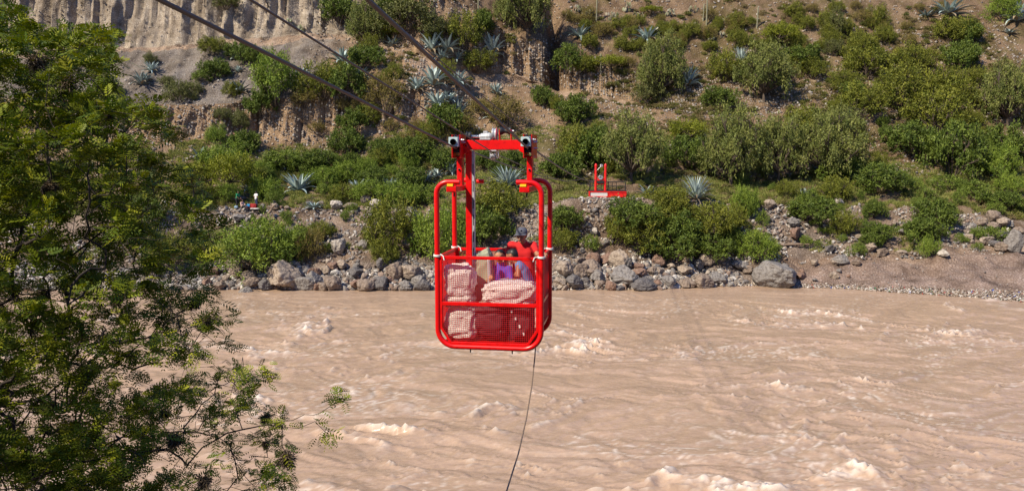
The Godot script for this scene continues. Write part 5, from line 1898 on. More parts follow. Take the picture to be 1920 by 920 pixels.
func build_acacia() -> void:
	var r := RandomNumberGenerator.new()
	r.seed = 4711
	var node := PackedVector3Array()
	var parent := PackedInt32Array()
	var root := Vector3(-4.9, 8.7, -5.6)
	node.append(root); parent.append(-1)
	var chain := func(from: int, pts: Array) -> int:
		var cur := from
		for p in pts:
			var a := node[cur]
			var dist := a.distance_to(p)
			var steps := maxi(2, int(dist / 0.11))
			var bow := Vector3(r.randfn(), r.randfn() + 0.3, r.randfn()) * dist * 0.10
			for s in range(1, steps + 1):
				var t := float(s) / steps
				node.append(a.lerp(p, t) + bow * 4.0 * t * (1.0 - t) + Vector3(r.randfn(), r.randfn(), r.randfn()) * (0.012 if s < steps else 0.0))
				parent.append(cur)
				cur = node.size() - 1
		return cur
	var crotch: int = chain.call(0, [Vector3(-4.7, 9.6, -5.8), Vector3(-4.3, 10.3, -6.1)])
	var m1: int = chain.call(crotch, [Vector3(-4.0, 11.2, -6.3), Vector3(-3.6, 12.2, -6.5), spot(70, 220, 6.8)])
	chain.call(m1, [spot(120, 140, 6.6), spot(205, 120, 6.4)])
	var m2: int = chain.call(crotch, [Vector3(-3.7, 10.9, -6.4), spot(80, 520, 6.6), spot(210, 420, 6.4)])
	chain.call(m2, [spot(300, 330, 6.2), spot(380, 330, 6.0)])
	var m3: int = chain.call(crotch, [Vector3(-3.8, 10.4, -6.2), spot(60, 760, 6.2), spot(200, 690, 6.0), spot(330, 590, 5.9)])
	chain.call(m3, [spot(400, 560, 5.8)])
	var m4: int = chain.call(crotch, [Vector3(-3.8, 10.1, -6.0), spot(60, 900, 5.9), spot(230, 850, 5.7), spot(350, 872, 5.6), spot(425, 812, 5.5), spot(500, 796, 5.5)])
	chain.call(m4, [spot(548, 788, 5.45), spot(588, 778, 5.4), spot(618, 762, 5.4), spot(638, 742, 5.4)])
	chain.call(m4, [spot(590, 790, 5.5), spot(615, 815, 5.5)])
	chain.call(m3, [spot(360, 690, 5.8), spot(440, 720, 5.7), spot(500, 700, 5.7)])
	chain.call(m1, [spot(20, 60, 7.2)])
	var bough := node.size()
	# where twigs end: through the crown, thick above, sparse to the lower outside
	var outline := PackedVector2Array([Vector2(-420, -60), Vector2(-60, 20), Vector2(30, 10), Vector2(95, 70), Vector2(160, 50), Vector2(205, 65), Vector2(222, 115), Vector2(205, 180), Vector2(300, 195), Vector2(355, 240), Vector2(280, 285), Vector2(345, 325), Vector2(400, 375), Vector2(415, 430), Vector2(395, 495), Vector2(380, 555), Vector2(455, 604), Vector2(420, 640), Vector2(440, 690), Vector2(498, 702), Vector2(470, 735), Vector2(520, 770), Vector2(545, 850), Vector2(570, 920), Vector2(600, 1010), Vector2(-420, 1010)])
	var tips := []
	var guard := 0
	while tips.size() < 3300 and guard < 90000:
		guard += 1
		var q := Vector2(r.randf_range(-380, 600), r.randf_range(-60, 1000))
		if not Geometry2D.is_point_in_polygon(q, outline):
			continue
		# gaps between the boughs, as wide patches without twigs
		var gap := nf.get_noise_2d(q.x * 0.007, q.y * 0.009 + 33.0)
		var sparse := smoothstep(180.0, 480.0, q.x) * smoothstep(420.0, 640.0, q.y)
		if gap < -0.30 + sparse * 0.16:
			continue
		if r.randf() < sparse * 0.50 + smoothstep(190.0, 360.0, q.x) * smoothstep(520.0, 400.0, q.y) * 0.55:
			continue
		var depth := r.randf_range(5.2, 7.6) if r.randf() < 0.75 else r.randf_range(7.0, 8.4)
		tips.append(spot(q.x, q.y, depth))
	# the part of the crown beside the lens, out of the picture, that shades the lower boughs
	for i in 520:
		tips.append(Vector3(r.randf_range(-5.4, -2.95), r.randf_range(10.6, 12.2), r.randf_range(-4.7, -3.0)))
	tips.sort_custom(func(a, b): return a.distance_squared_to(root) < b.distance_squared_to(root))
	var tip_node := []
	for p in tips:
		var best := 0
		var bd := 1e9
		for i in range(3, node.size()):
			var d: float = node[i].distance_squared_to(p)
			if d < bd:
				bd = d
				best = i
		var last: int = chain.call(best, [p + Vector3(r.randfn(), r.randfn(), r.randfn()) * 0.04])
		tip_node.append(last)
	# how thick: each bough carries the wood of its twigs
	var n := node.size()
	var area := PackedFloat32Array()
	area.resize(n)
	var kids := PackedInt32Array()
	kids.resize(n)
	for i in range(n - 1, 0, -1):
		if kids[i] == 0:
			area[i] = 0.0000042
		area[parent[i]] += area[i]
		kids[parent[i]] += 1
	var wood := Acc.new()
	var main_child := PackedInt32Array()
	main_child.resize(n)
	main_child.fill(-1)
	for i in range(1, n):
		var p := parent[i]
		if main_child[p] < 0 or area[i] > area[main_child[p]]:
			main_child[p] = i
	var rad := func(i: int) -> float: return minf(0.12, pow(area[i], 0.46) * 0.62)
	var trunk := Acc.new()
	for i in range(1, n):
		if main_child[parent[i]] == i and i != 1 and parent[i] != 0:
			continue
		# a run that starts at the fork and follows the thickest child
		var path := PackedVector3Array([node[parent[i]]])
		var rr := [rad.call(i)]
		var cur := i
		while cur >= 0:
			path.append(node[cur])
			rr.append(rad.call(cur))
			cur = main_child[cur]
		rr[-1] *= 0.6
		(trunk if i == 1 else wood).tube(path, rr, 9 if rr[0] > 0.05 else (6 if rr[0] > 0.012 else 4), false)
	# bipinnate leaves in sprays round the twig ends
	var leaves := Acc.new()
	var tones := [Color(0.100, 0.138, 0.009), Color(0.165, 0.198, 0.010), Color(0.265, 0.268, 0.015), Color(0.060, 0.098, 0.009)]
	var spray := func(at: Vector3, dir: Vector3, count: int, big: float) -> void:
		for k in count:
			var ax := (dir * 0.55 + Vector3(r.randfn(), r.randfn() * 0.45 + 0.10, r.randfn()) * 0.75).normalized()
			var up := (Vector3.UP + Vector3(r.randfn(), r.randfn(), r.randfn()) * 0.45).normalized()
			var side := ax.cross(up).normalized()
			var nn := side.cross(ax)
			var base: Color = tones[r.randi() % 4].lerp(tones[r.randi() % 4], r.randf()) * r.randf_range(0.8, 1.2)
			var p := at + Vector3(r.randfn(), r.randfn(), r.randfn()) * 0.03
			var length := r.randf_range(0.072, 0.135) * big
			var pairs := 5
			for j in pairs:
				var t := (j + 0.6) / pairs
				var s := p + ax * length * t - Vector3.UP * length * 0.25 * t * t
				var pin := length * 0.42 * sin(PI * (0.22 + 0.70 * t))
				for e in [-1.0, 1.0]:
					var d2: Vector3 = (side * e + ax * 0.55 - nn * 0.15).normalized()
					leaves.leaf(s, d2, ax, pin, 0.0160 * big, base)
	for i in range(24, n):
		if kids[i] == 0:
			var dir := (node[i] - node[parent[i]]).normalized()
			var q := seen_at(node[i])
			var sparse := smoothstep(180.0, 480.0, q.x) * smoothstep(420.0, 640.0, q.y)
			spray.call(node[i], dir, (int(lerpf(14, 10, sparse)) if q.x > -60.0 else 5), lerpf(1.06, 0.78, sparse) * (1.0 if q.x > -60.0 else 1.7))
			spray.call(node[i].lerp(node[parent[i]], 0.55), dir, (int(lerpf(10, 8, sparse)) if q.x > -60.0 else 4), lerpf(1.06, 0.78, sparse) * (1.0 if q.x > -60.0 else 1.7))
		elif area[i] < 0.00003 and r.randf() < (0.22 if i >= bough else 0.7):
			spray.call(node[i], (node[i] - node[parent[i]]).normalized(), 3, 0.8)
	# the bare ends named above get their leaves too
	var t := thing("acacia_tree", "feathery green acacia on the near bank with dark twigs and moss balls", "tree")
	one(trunk, "trunk", M.dark_bark, t)
	one(wood, "branches", M.dark_bark, t).set_meta("kind", "stuff")
	var lm := (M.leaf as StandardMaterial3D).duplicate()
	var cr := put("crown", leaves.mesh(), lm, t)
	cr.set_meta("kind", "stuff")
	# balls of dark air-plants on the twigs
	var balls := [[65, 75, 26, "air plant ball at the top of the acacia"], [62, 112, 36, "large hanging air plant near the acacia's top"], [128, 148, 30, "air plant on the upper bough of the acacia"], [255, 175, 16, "small air plant at the end of the upper bough"], [205, 225, 14, "small air plant beside the pale cliff in the acacia"], [135, 310, 28, "brown air plant in the middle of the upper crown"], [90, 345, 24, "dark air plant deep in the upper crown"], [230, 405, 22, "hanging air plant under the crown's outer bough"], [300, 490, 30, "dark air plant over the river's far edge"], [85, 545, 34, "big dark air plant deep in the lower crown"], [215, 560, 26, "dark air plant above the twig net"], [365, 560, 24, "air plant at the outer edge of the crown over the water"], [385, 578, 16, "small air plant next to another at the crown's outer edge"], [290, 630, 22, "air plant in the net of twigs"], [490, 783, 30, "round air plant on the long outermost bough"], [320, 820, 30, "air plant on the lower bough"], [305, 770, 26, "air plant above the lower bough"], [532, 848, 34, "ragged hanging air plant near the bottom edge"], [500, 828, 16, "small air plant under the long outermost bough"], [392, 895, 26, "air plant at the bottom edge of the tree"]]
	for b in balls:
		var want := spot(b[0], b[1], 6.0)
		var best := bough
		var bd := 1e9
		for i in range(8, n):
			var q := seen_at(node[i])
			var d := q.distance_squared_to(Vector2(b[0], b[1])) + area[i] * 2e5
			if d < bd:
				bd = d
				best = i
		var size: float = b[2] / FOCAL * 6.0
		var fuzz := Acc.new()
		for k in 210:
			var d := Vector3(r.randfn(), r.randfn() - 0.35, r.randfn()).normalized()
			var a0 := d * size * r.randf_range(0.0, 0.35)
			var b0 := d * size * r.randf_range(0.28, 0.54) + Vector3(r.randfn(), r.randfn() - 0.8, r.randfn()) * size * 0.14
			fuzz.tube(PackedVector3Array([a0, a0.lerp(b0, 0.55) + Vector3(r.randfn(), r.randfn(), r.randfn()) * size * 0.07, b0]), [0.0045, 0.003, 0.001], 3, false, Color(0.105, 0.075, 0.045) * r.randf_range(0.5, 1.4))
		var o := put("air_plant", fuzz.mesh(), M.agave, self)
		o.position = node[best] - Vector3(0, size * 0.18, 0)
		tag(o, b[3], "plant", "air plants on the acacia")

# ------------------------------------------------------------------ people

func hand_bones(wrist: Vector3, dir: Vector3, palm: Vector3, thumb_side: float, curl: float, s: float) -> Array:
	# DIR: from wrist to knuckles; PALM: the way the palm faces; fingers bend towards it
	dir = dir.normalized()
	palm = (palm - dir * palm.dot(dir)).normalized()
	var side := dir.cross(palm) * thumb_side
	var out := []
	for k in 4:
		var x := (1.5 - k) * 0.021 * s
		out.append([wrist + side * x * 0.55 + dir * 0.012 * s, wrist + side * x + dir * 0.078 * s, 0.0155 * s, 0.0125 * s])
		var root := wrist + side * x + dir * 0.082 * s
		var len: float = [0.072, 0.080, 0.075, 0.058][k] * s
		var d1 := (dir * cos(curl * 0.6) + palm * sin(curl * 0.6)).normalized()
		var d2 := (dir * cos(curl * 1.3) + palm * sin(curl * 1.3)).normalized()
		var d3 := (dir * cos(curl * 1.9) + palm * sin(curl * 1.9)).normalized()
		var j1 := root + d1 * len * 0.44
		var j2 := j1 + d2 * len * 0.32
		out.append([root, j1, 0.0098 * s, 0.0088 * s])
		out.append([j1, j2, 0.0088 * s, 0.0080 * s])
		out.append([j2, j2 + d3 * len * 0.24, 0.0080 * s, 0.0068 * s])
	var t0 := wrist + side * 0.026 * s + dir * 0.022 * s
	var t1 := t0 + (side * 0.75 + dir * 0.7 + palm * 0.25).normalized() * 0.042 * s
	var t2 := t1 + (side * 0.25 + dir * 0.85 + palm * (0.25 + curl * 0.3)).normalized() * 0.030 * s
	out.append([t0, t1, 0.0135 * s, 0.0105 * s])
	out.append([t1, t2, 0.0102 * s, 0.0082 * s])
	return out

func head_bones(c: Vector3, f: Vector3, u: Vector3, s: float) -> Array:
	# s is the head's height over 0.23 m
	f = f.normalized()
	u = (u - f * u.dot(f)).normalized()
	var r := f.cross(u)
	return [
		[c + u * 0.030 * s - f * 0.030 * s, c + u * 0.034 * s + f * 0.020 * s, 0.078 * s, 0.074 * s],
		[c + u * 0.0 - f * 0.005 * s, c - u * 0.055 * s + f * 0.034 * s, 0.068 * s, 0.048 * s],
		[c - u * 0.060 * s + f * 0.045 * s, c - u * 0.082 * s + f * 0.058 * s, 0.040 * s, 0.026 * s],
		[c + u * 0.012 * s + f * 0.090 * s, c - u * 0.022 * s + f * 0.108 * s, 0.010 * s, 0.0135 * s],
		[c + u * 0.030 * s + f * 0.076 * s - r * 0.032 * s, c + u * 0.030 * s + f * 0.076 * s + r * 0.032 * s, 0.016 * s, 0.016 * s],
		[c - u * 0.050 * s + f * 0.082 * s - r * 0.018 * s, c - u * 0.050 * s + f * 0.082 * s + r * 0.018 * s, 0.0125 * s, 0.0125 * s],
		[c - u * 0.010 * s + f * 0.055 * s - r * 0.045 * s, c - u * 0.025 * s + f * 0.062 * s - r * 0.030 * s, 0.024 * s, 0.022 * s],
		[c - u * 0.010 * s + f * 0.055 * s + r * 0.045 * s, c - u * 0.025 * s + f * 0.062 * s + r * 0.030 * s, 0.024 * s, 0.022 * s],
		[c + u * 0.012 * s - f * 0.006 * s - r * 0.076 * s, c - u * 0.020 * s - f * 0.004 * s - r * 0.074 * s, 0.015 * s, 0.011 * s],
		[c + u * 0.012 * s - f * 0.006 * s + r * 0.076 * s, c - u * 0.020 * s - f * 0.004 * s + r * 0.074 * s, 0.015 * s, 0.011 * s]]

func person(label: String, x: Transform3D, J: Dictionary, look: Dictionary, group: String, fine := true) -> Node3D:
	var s: float = J.size          # 1 for 1.70 m tall
	var o := thing("person", label, "person", Vector3.ZERO, 0.0, group)
	o.transform = x
	var cell := 0.013 if fine else 0.028
	var torso_l := []
	var ch: Vector3 = J.chest
	var hp: Vector3 = J.hips
	var across: Vector3 = ((J.shR - J.shL) as Vector3).normalized()
	for e in [-1.0, 1.0]:
		torso_l.append([hp + across * e * 0.065 * s, ch + across * e * 0.075 * s, 0.098 * s, 0.105 * s])
	torso_l.append([J.shL.lerp(ch, 0.15), J.shR.lerp(ch, 0.15), 0.062 * s, 0.062 * s])
	torso_l.append([ch, J.neck.lerp(ch, 0.2), 0.10 * s, 0.065 * s])
	var arms := []
	for e in ["L", "R"]:
		arms.append([J["sh" + e], J["el" + e], 0.050 * s, 0.040 * s])
	var fore := []
	for e in ["L", "R"]:
		fore.append([J["el" + e], J["el" + e].lerp(J["ha" + e], 0.35), 0.039 * s, 0.041 * s])
		fore.append([J["el" + e].lerp(J["ha" + e], 0.35), J["ha" + e], 0.040 * s, 0.027 * s])
	var legs := []
	for e in ["L", "R"]:
		legs.append([J["hip" + e], J["kn" + e], 0.085 * s, 0.056 * s])
		legs.append([J["kn" + e], J["kn" + e].lerp(J["an" + e], 0.35), 0.054 * s, 0.055 * s])
		legs.append([J["kn" + e].lerp(J["an" + e], 0.35), J["an" + e], 0.055 * s, 0.037 * s])
	var feet := []
	for e in ["L", "R"]:
		var toe: Vector3 = J["toe" + e]
		feet.append([J["an" + e] - Vector3(0, 0.045 * s, 0), J["an" + e].lerp(toe, 0.55) - Vector3(0, 0.03 * s, 0), 0.036 * s, 0.036 * s])
		feet.append([J["an" + e].lerp(toe, 0.55) - Vector3(0, 0.03 * s, 0), toe, 0.036 * s, 0.028 * s])
	var body := Acc.new()
	var hd: Vector3 = J.head
	var fc: Vector3 = J.face
	var up: Vector3 = J.get("crown", Vector3.UP)
	var hs: float = J.get("head_size", s)
	body.blob(torso_l + arms + fore + legs + feet + [[J.neck.lerp(ch, 0.3), hd - up * 0.03, 0.052 * s, 0.048 * s], [J.hipL, J.hipR, 0.10 * s, 0.10 * s]], cell, 0.03 * s)
	body.blob(head_bones(hd, fc, up, hs), 0.006 if fine else 0.014, 0.014 * hs)
	for e in ["L", "R"]:
		var side := 1.0 if e == "L" else -1.0
		var dir: Vector3 = J.get("hd" + e, (J["ha" + e] - J["el" + e]))
		var hb := hand_bones(J["ha" + e], dir, J.get("palm" + e, Vector3.DOWN), side, J.get("curl", 0.6), s)
		hb.append([J["ha" + e] - dir.normalized() * 0.03 * s, J["ha" + e] + dir.normalized() * 0.02 * s, 0.027 * s, 0.024 * s])
		body.blob(hb, 0.004 if fine else 0.009, 0.006 * s)
	var skin := mat(look.skin, 0.55, 0.4)
	skin.subsurf_scatter_enabled = true
	skin.subsurf_scatter_strength = 0.08
	one(body, "body", skin, o)
	# clothes: the same body, a little fuller
	var grown := func(list: Array, by: float) -> Array:
		var out := []
		for b in list:
			out.append([b[0], b[1], b[2] + by, b[3] + by])
		return out
	var shirt := Acc.new()
	var sl: float = look.sleeve
	var sh: Array = grown.call(torso_l, 0.013 * s)
	if sl > 0.0:
		for a in arms:
			sh.append([a[0], a[0].lerp(a[1], minf(sl, 1.0)), a[2] + 0.016 * s, lerpf(a[2], a[3], minf(sl, 1.0)) + 0.017 * s])
	if sl > 1.0:
		for a in fore:
			sh.append([a[0], a[1], a[2] + 0.014 * s, a[3] + 0.014 * s])
	sh.append([hp + Vector3(0, -0.05 * s, 0), hp, 0.125 * s, 0.115 * s])
	shirt.blob(sh, cell, 0.035 * s)
	# folds
	for i in shirt.v.size():
		var q := shirt.v[i]
		shirt.v[i] = q + shirt.n[i] * (nf.get_noise_3d(q.x * 7.0, q.y * 4.0, q.z * 7.0) * 0.018 * s)
	var cl := textured(look.shirt, 0.85, M.cloth_tex, 14.0, false)
	one(shirt, "shirt", cl, o)
	var tr := Acc.new()
	tr.blob(grown.call(legs, 0.013 * s) + [[J.hipL, J.hipR, 0.115 * s, 0.115 * s], [hp, hp + Vector3(0, 0.02, 0), 0.118 * s, 0.112 * s]], cell, 0.03 * s)
	one(tr, "trousers", textured(look.trousers, 0.85, M.cloth_tex, 14.0, false), o)
	for e in 2:
		var shoe := Acc.new()
		shoe.blob(grown.call(feet.slice(e * 2, e * 2 + 2), 0.009 * s), 0.009 if fine else 0.02, 0.02)
		one(shoe, "shoe", M.black, o)
	var f := fc.normalized()
	var u := (up - f * up.dot(f)).normalized()
	var r := f.cross(u)
	var hair := Acc.new()
	hair.blob([[hd + u * 0.044 * hs - f * 0.034 * hs, hd + u * 0.052 * hs + f * 0.008 * hs, 0.080 * hs, 0.074 * hs], [hd - f * 0.045 * hs + u * 0.01, hd - f * 0.042 * hs - u * look.get("hair_long", 0.03) * hs, 0.068 * hs, 0.055 * hs]], 0.007 if fine else 0.016, 0.02)
	for i in hair.v.size():
		hair.v[i] += hair.n[i] * nf.get_noise_3d(hair.v[i].x * 60.0, hair.v[i].y * 20.0, hair.v[i].z * 60.0) * 0.008
	one(hair, "hair", mat(Color(0.012, 0.010, 0.009), 0.5), o)
	if fine:
		for e in [-1.0, 1.0]:
			var ey := turned(hd + u * 0.008 * hs + f * 0.079 * hs + r * e * 0.032 * hs, f, [Vector2(0, 0.010), Vector2(0.007, 0.007), Vector2(0.0105, 0.0)], 10)
			var eye := one(ey, "eye", mat(Color(0.30, 0.26, 0.22), 0.3), o)
			one(turned(hd + u * 0.008 * hs + f * 0.0885 * hs + r * e * 0.032 * hs, f, [Vector2(0, 0.0025), Vector2(0.0052, 0.0008), Vector2(0.0055, 0.0)], 8), "pupil", M.black, eye)
			one(rod([hd + u * 0.030 * hs + f * 0.090 * hs + r * e * 0.016 * hs, hd + u * 0.034 * hs + f * 0.088 * hs + r * e * 0.034 * hs, hd + u * 0.027 * hs + f * 0.076 * hs + r * e * 0.050 * hs], 0.0042 * hs, 5), "eyebrow", M.black, o)
		one(rod([hd - u * 0.051 * hs + f * 0.088 * hs - r * 0.024 * hs, hd - u * 0.049 * hs + f * 0.0955 * hs, hd - u * 0.051 * hs + f * 0.088 * hs + r * 0.024 * hs], 0.0055 * hs, 6), "mouth", mat(Color(0.20, 0.065, 0.05), 0.6), o)
	if look.has("cap"):
		var cap := Acc.new()
		var base := ico(3)
		var cc := hd + u * 0.050 * hs - f * 0.008 * hs
		var pts := []
		for d in base[0]:
			var q: Vector3 = d
			q.y = maxf(q.y, -0.05)
			pts.append(cc + r * q.x * 0.094 * hs + u * q.y * 0.088 * hs + f * q.z * 0.108 * hs)
		for p in pts:
			cap.vert(p, Vector3.ZERO, Color.WHITE)
		for t in base[1]:
			var fn: Vector3 = (pts[t[1]] - pts[t[0]]).cross(pts[t[2]] - pts[t[0]])
			for k in 3:
				cap.n[t[k]] += fn
			for k in [0, 2, 1]:
				cap.ix.append(t[k])
		for i in cap.n.size():
			cap.n[i] = cap.n[i].normalized()
		var co := one(cap, "cap", textured(look.cap, 0.8, M.cloth_tex, 14.0, false), o)
		var brim := Acc.new()
		var inner := []
		var outer := []
		for i in 11:
			var a := lerpf(-1.15, 1.15, i / 10.0)
			inner.append(cc + r * sin(a) * 0.092 * hs + f * cos(a) * 0.100 * hs)
			outer.append(cc + r * sin(a) * 0.104 * hs + f * (cos(a) * 0.162 * hs + 0.0) - u * (0.008 + 0.018 * sin(a) * sin(a)) * hs)
		for i in 10:
			brim.quad(inner[i], inner[i + 1], outer[i + 1], outer[i], u, Color.WHITE)
			brim.quad(inner[i] - u * 0.005, inner[i + 1] - u * 0.005, outer[i + 1] - u * 0.005, outer[i] - u * 0.005, -u, Color.WHITE)
			brim.quad(outer[i], outer[i + 1], outer[i + 1] - u * 0.005, outer[i] - u * 0.005, f, Color.WHITE)
		one(brim, "brim", textured(look.cap * 0.9, 0.8, M.cloth_tex, 14.0, false), co)
		one(turned(cc + u * 0.045 * hs + f * 0.078 * hs - r * 0.02 * hs, (f + u * 0.55 - r * 0.2), [Vector2(0, 0.016), Vector2(0.013, 0.014), Vector2(0.015, 0.0)], 14), "round_badge", mat(Color(0.22, 0.23, 0.26), 0.7), co)
	return o

func build_passengers() -> void:
	# in the cage's own axes: x across, y up from the bottom tube, z towards the near bank
	var fl := 0.105
	var at := func(v: Vector3, foot: Vector3) -> Vector3: return v - foot
	var foot := Vector3(0.40, 0.062, -0.36)
	var J := {"size": 1.0, "head": Vector3(0.385, 1.645, -0.24), "face": Vector3(-0.18, -0.14, 1.0), "neck": Vector3(0.39, 1.545, -0.33), "chest": Vector3(0.39, 1.36, -0.35), "hips": Vector3(0.41, 0.98, -0.36),
		"shL": Vector3(0.565, 1.475, -0.32), "shR": Vector3(0.205, 1.475, -0.33), "elL": Vector3(0.665, 1.335, -0.08), "haL": Vector3(0.755, 1.425, 0.13), "elR": Vector3(0.10, 1.20, -0.28), "haR": Vector3(0.12, 1.03, -0.10),
		"hdL": Vector3(0.05, -0.05, 0.12), "palmL": Vector3(0.1, -1, 0), "hipL": Vector3(0.49, 0.93, -0.36), "hipR": Vector3(0.33, 0.93, -0.36), "knL": Vector3(0.50, 0.50, -0.32), "knR": Vector3(0.31, 0.50, -0.33), "anL": Vector3(0.51, 0.145, -0.36), "anR": Vector3(0.30, 0.145, -0.37), "toeL": Vector3(0.53, 0.10, -0.18), "toeR": Vector3(0.28, 0.10, -0.19), "curl": 0.75}
	person("person in red T-shirt and grey cap standing at the cage's rear corner", car * Transform3D(Basis(), foot), shifted(J, foot), {"skin": Color(0.38, 0.185, 0.105), "shirt": Color(0.66, 0.010, 0.012), "trousers": Color(0.05, 0.055, 0.08), "sleeve": 0.55, "cap": Color(0.10, 0.11, 0.145)}, "passengers in the cable car")
	foot = Vector3(0.07, 0.062, -0.10)
	J = {"size": 0.84, "head_size": 0.93, "head": Vector3(0.055, 1.325, -0.06), "face": Vector3(-0.06, -0.08, 1.0), "neck": Vector3(0.06, 1.215, -0.10), "chest": Vector3(0.06, 1.06, -0.11), "hips": Vector3(0.07, 0.74, -0.14),
		"shL": Vector3(0.205, 1.125, -0.10), "shR": Vector3(-0.085, 1.125, -0.10), "elL": Vector3(0.25, 0.93, 0.0), "haL": Vector3(0.10, 0.93, 0.13), "elR": Vector3(-0.13, 0.92, 0.0), "haR": Vector3(-0.075, 1.00, 0.16),
		"palmL": Vector3(-0.3, -0.6, -0.5), "palmR": Vector3(0.6, -0.3, -0.3), "hipL": Vector3(0.135, 0.70, -0.14), "hipR": Vector3(0.005, 0.70, -0.14), "knL": Vector3(0.14, 0.40, -0.12), "knR": Vector3(0.0, 0.40, -0.12), "anL": Vector3(0.14, 0.14, -0.14), "anR": Vector3(0.0, 0.14, -0.14), "toeL": Vector3(0.15, 0.10, 0.01), "toeR": Vector3(-0.01, 0.10, 0.01), "curl": 0.9}
	person("child with black hair in a purple T-shirt facing the near bank behind the sacks", car * Transform3D(Basis(), foot), shifted(J, foot), {"skin": Color(0.40, 0.195, 0.11), "shirt": Color(0.075, 0.050, 0.46), "trousers": Color(0.06, 0.05, 0.06), "sleeve": 0.8}, "passengers in the cable car")
	foot = Vector3(0.55, 0.062, 0.02)
	J = {"size": 0.84, "head_size": 0.93, "head": Vector3(0.275, 1.345, 0.06), "face": Vector3(-1.0, -0.45, -0.25), "crown": Vector3(-0.1, 1, -0.1), "neck": Vector3(0.37, 1.245, 0.08), "chest": Vector3(0.445, 1.10, 0.08), "hips": Vector3(0.575, 0.79, 0.04),
		"shL": Vector3(0.40, 1.19, 0.215), "shR": Vector3(0.42, 1.19, -0.06), "elL": Vector3(0.365, 1.00, 0.28), "haL": Vector3(0.305, 0.985, 0.33), "elR": Vector3(0.30, 1.02, -0.12), "haR": Vector3(0.20, 0.98, 0.0),
		"hdL": Vector3(-0.6, -0.15, 0.25), "palmL": Vector3(0, -1, 0.2), "hipL": Vector3(0.57, 0.74, 0.10), "hipR": Vector3(0.59, 0.74, -0.04), "knL": Vector3(0.53, 0.41, 0.09), "knR": Vector3(0.55, 0.41, -0.04), "anL": Vector3(0.57, 0.14, 0.09), "anR": Vector3(0.58, 0.14, -0.04), "toeL": Vector3(0.43, 0.10, 0.11), "toeR": Vector3(0.44, 0.10, -0.06), "curl": 0.6}
	# the near arm reaches down to the white sack
	J.elL = Vector3(0.375, 1.02, 0.26)
	J.haL = Vector3(0.325, 0.985 + 0.02, 0.345)
	J.elL = Vector3(0.40, 1.045, 0.30)
	J.haL = Vector3(0.33, 1.0, 0.40)
	person("child with black hair in a blue sleeveless top leaning on the white sack", car * Transform3D(Basis(), foot), shifted(J, foot), {"skin": Color(0.30, 0.125, 0.07), "shirt": Color(0.06, 0.24, 0.50), "trousers": Color(0.05, 0.05, 0.09), "sleeve": 0.0, "hair_long": 0.05}, "passengers in the cable car")

func shifted(J: Dictionary, foot: Vector3) -> Dictionary:
	var free := ["face", "crown", "hdL", "hdR", "palmL", "palmR"]
	var out := {}
	for k in J:
		out[k] = J[k] - foot if J[k] is Vector3 and not k in free else J[k]
	return out

func standing(lean: float, arms: Array) -> Dictionary:
	return {"size": 1.0, "head": Vector3(0, 1.60, lean * 1.25), "face": Vector3(0, -0.3, 1), "neck": Vector3(0, 1.48, lean), "chest": Vector3(0, 1.30, lean * 0.7), "hips": Vector3(0, 0.95, 0), "shL": Vector3(0.18, 1.41, lean * 0.85), "shR": Vector3(-0.18, 1.41, lean * 0.85),
		"elL": arms[0], "haL": arms[1], "elR": arms[2], "haR": arms[3], "hipL": Vector3(0.09, 0.90, 0), "hipR": Vector3(-0.09, 0.90, 0), "knL": Vector3(0.10, 0.48, 0.03), "knR": Vector3(-0.10, 0.48, 0.02), "anL": Vector3(0.11, 0.085, 0), "anR": Vector3(-0.11, 0.085, 0), "toeL": Vector3(0.13, 0.035, 0.17), "toeR": Vector3(-0.13, 0.035, 0.17)}

func ground_under(px: float, py: float) -> Vector3:
	return land_v[land_at(px, py)]

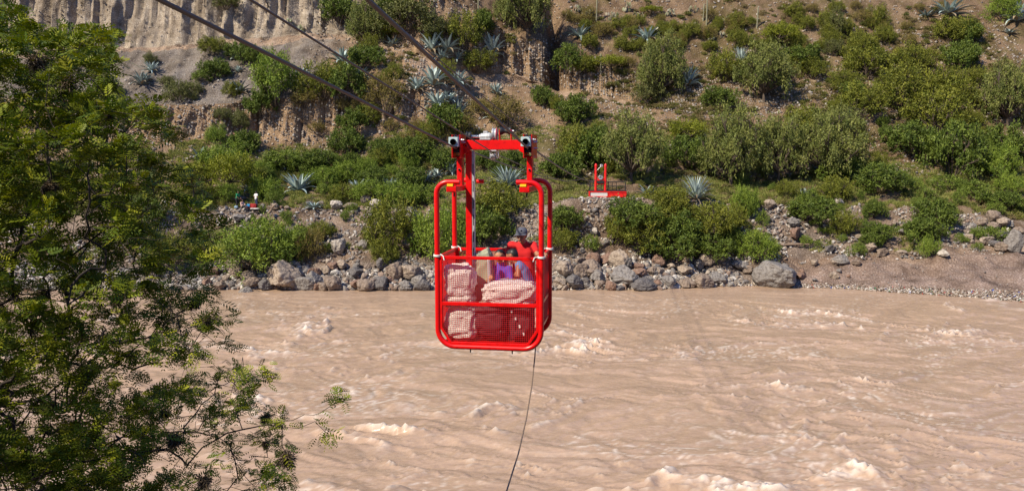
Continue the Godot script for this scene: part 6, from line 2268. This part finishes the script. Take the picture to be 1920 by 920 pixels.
func build_far_people() -> void:
	var g := "people waiting on the far terrace"
	var p := ground_under(481, 386)
	person("person in white shirt and blue jeans standing with hand on hip, turned away", Transform3D(Basis(Vector3.UP, 2.6), p), standing(0.03, [Vector3(0.30, 1.15, -0.05), Vector3(0.17, 1.02, 0.08), Vector3(-0.30, 1.14, -0.08), Vector3(-0.16, 1.0, 0.05)]), {"skin": Color(0.20, 0.09, 0.05), "shirt": Color(0.72, 0.72, 0.74), "trousers": Color(0.03, 0.05, 0.13), "sleeve": 0.6}, g, false)
	p = ground_under(446, 386) + Vector3(0, 0.15, 0)
	person("person in green T-shirt bending over the bundles", Transform3D(Basis(Vector3.UP, 1.1), p), standing(0.16, [Vector3(0.22, 1.12, 0.22), Vector3(0.14, 0.95, 0.42), Vector3(-0.22, 1.12, 0.2), Vector3(-0.12, 0.93, 0.40)]), {"skin": Color(0.18, 0.08, 0.045), "shirt": Color(0.02, 0.30, 0.13), "trousers": Color(0.02, 0.02, 0.025), "sleeve": 0.6}, g, false)
	# one sits on the ground, legs forward
	p = ground_under(455, 387) + Vector3(0, 0.05, 0)
	var J := {"size": 0.95, "head": Vector3(0, 0.86, 0.05), "face": Vector3(0, -0.2, 1), "neck": Vector3(0, 0.74, 0.0), "chest": Vector3(0, 0.54, -0.03), "hips": Vector3(0, 0.18, 0), "shL": Vector3(0.17, 0.66, 0), "shR": Vector3(-0.17, 0.66, 0), "elL": Vector3(0.24, 0.42, 0.12), "haL": Vector3(0.14, 0.40, 0.34), "elR": Vector3(-0.24, 0.42, 0.12), "haR": Vector3(-0.12, 0.40, 0.34),
		"hipL": Vector3(0.09, 0.14, 0.02), "hipR": Vector3(-0.09, 0.14, 0.02), "knL": Vector3(0.13, 0.38, 0.40), "knR": Vector3(-0.13, 0.36, 0.40), "anL": Vector3(0.12, 0.10, 0.66), "anR": Vector3(-0.12, 0.10, 0.66), "toeL": Vector3(0.13, 0.06, 0.84), "toeR": Vector3(-0.13, 0.06, 0.84)}
	person("person in pale pink top sitting on the ground among the bundles", Transform3D(Basis(Vector3.UP, 0.9), p), J, {"skin": Color(0.22, 0.10, 0.06), "shirt": Color(0.66, 0.44, 0.40), "trousers": Color(0.03, 0.035, 0.04), "sleeve": 1.6, "hair_long": 0.16}, g, false)
	p = ground_under(464, 388) + Vector3(0, 0.03, 0.2)
	var K := {}
	for k in J:
		K[k] = J[k] * 0.72 if J[k] is Vector3 and k != "face" else J[k]
	K.size = 0.68
	person("small child in bright blue sitting beside the red bundle", Transform3D(Basis(Vector3.UP, -0.3), p), K, {"skin": Color(0.22, 0.10, 0.06), "shirt": Color(0.02, 0.26, 0.55), "trousers": Color(0.10, 0.05, 0.06), "sleeve": 1.6}, g, false)
	p = ground_under(461, 384)
	var m := textured(Color.WHITE, 0.8, M.weave, 6.0, false)
	m.vertex_color_use_as_albedo = true
	for b in [[Vector3(0.75, 0.28, 0.0), Vector3(0.85, 0.62, 0.6), Color(0.36, 0.018, 0.016), "big red bundle between the child and the standing person"], [Vector3(0.15, 0.2, 0.1), Vector3(0.4, 0.4, 0.4), Color(0.42, 0.03, 0.03), "small red bag beside the big red bundle"], [Vector3(1.15, 0.06, 0.6), Vector3(1.0, 0.16, 0.5), Color(0.68, 0.66, 0.62), "white sack lying flat at the standing person's feet"], [Vector3(-1.1, 0.16, 0.2), Vector3(0.4, 0.3, 0.3), Color(0.30, 0.45, 0.60), "pale blue bag beside the dark rock"]]:
		var o := put("bundle", sack_mesh(int(b[0].x * 77.0), b[1], b[2]), m, self)
		var q := land_v[land_at(seen_at(p + b[0]).x, 385.0)]
		o.position = Vector3(p.x + b[0].x, q.y + b[0].y, q.z + b[0].z)
		tag(o, b[3], "bundle")
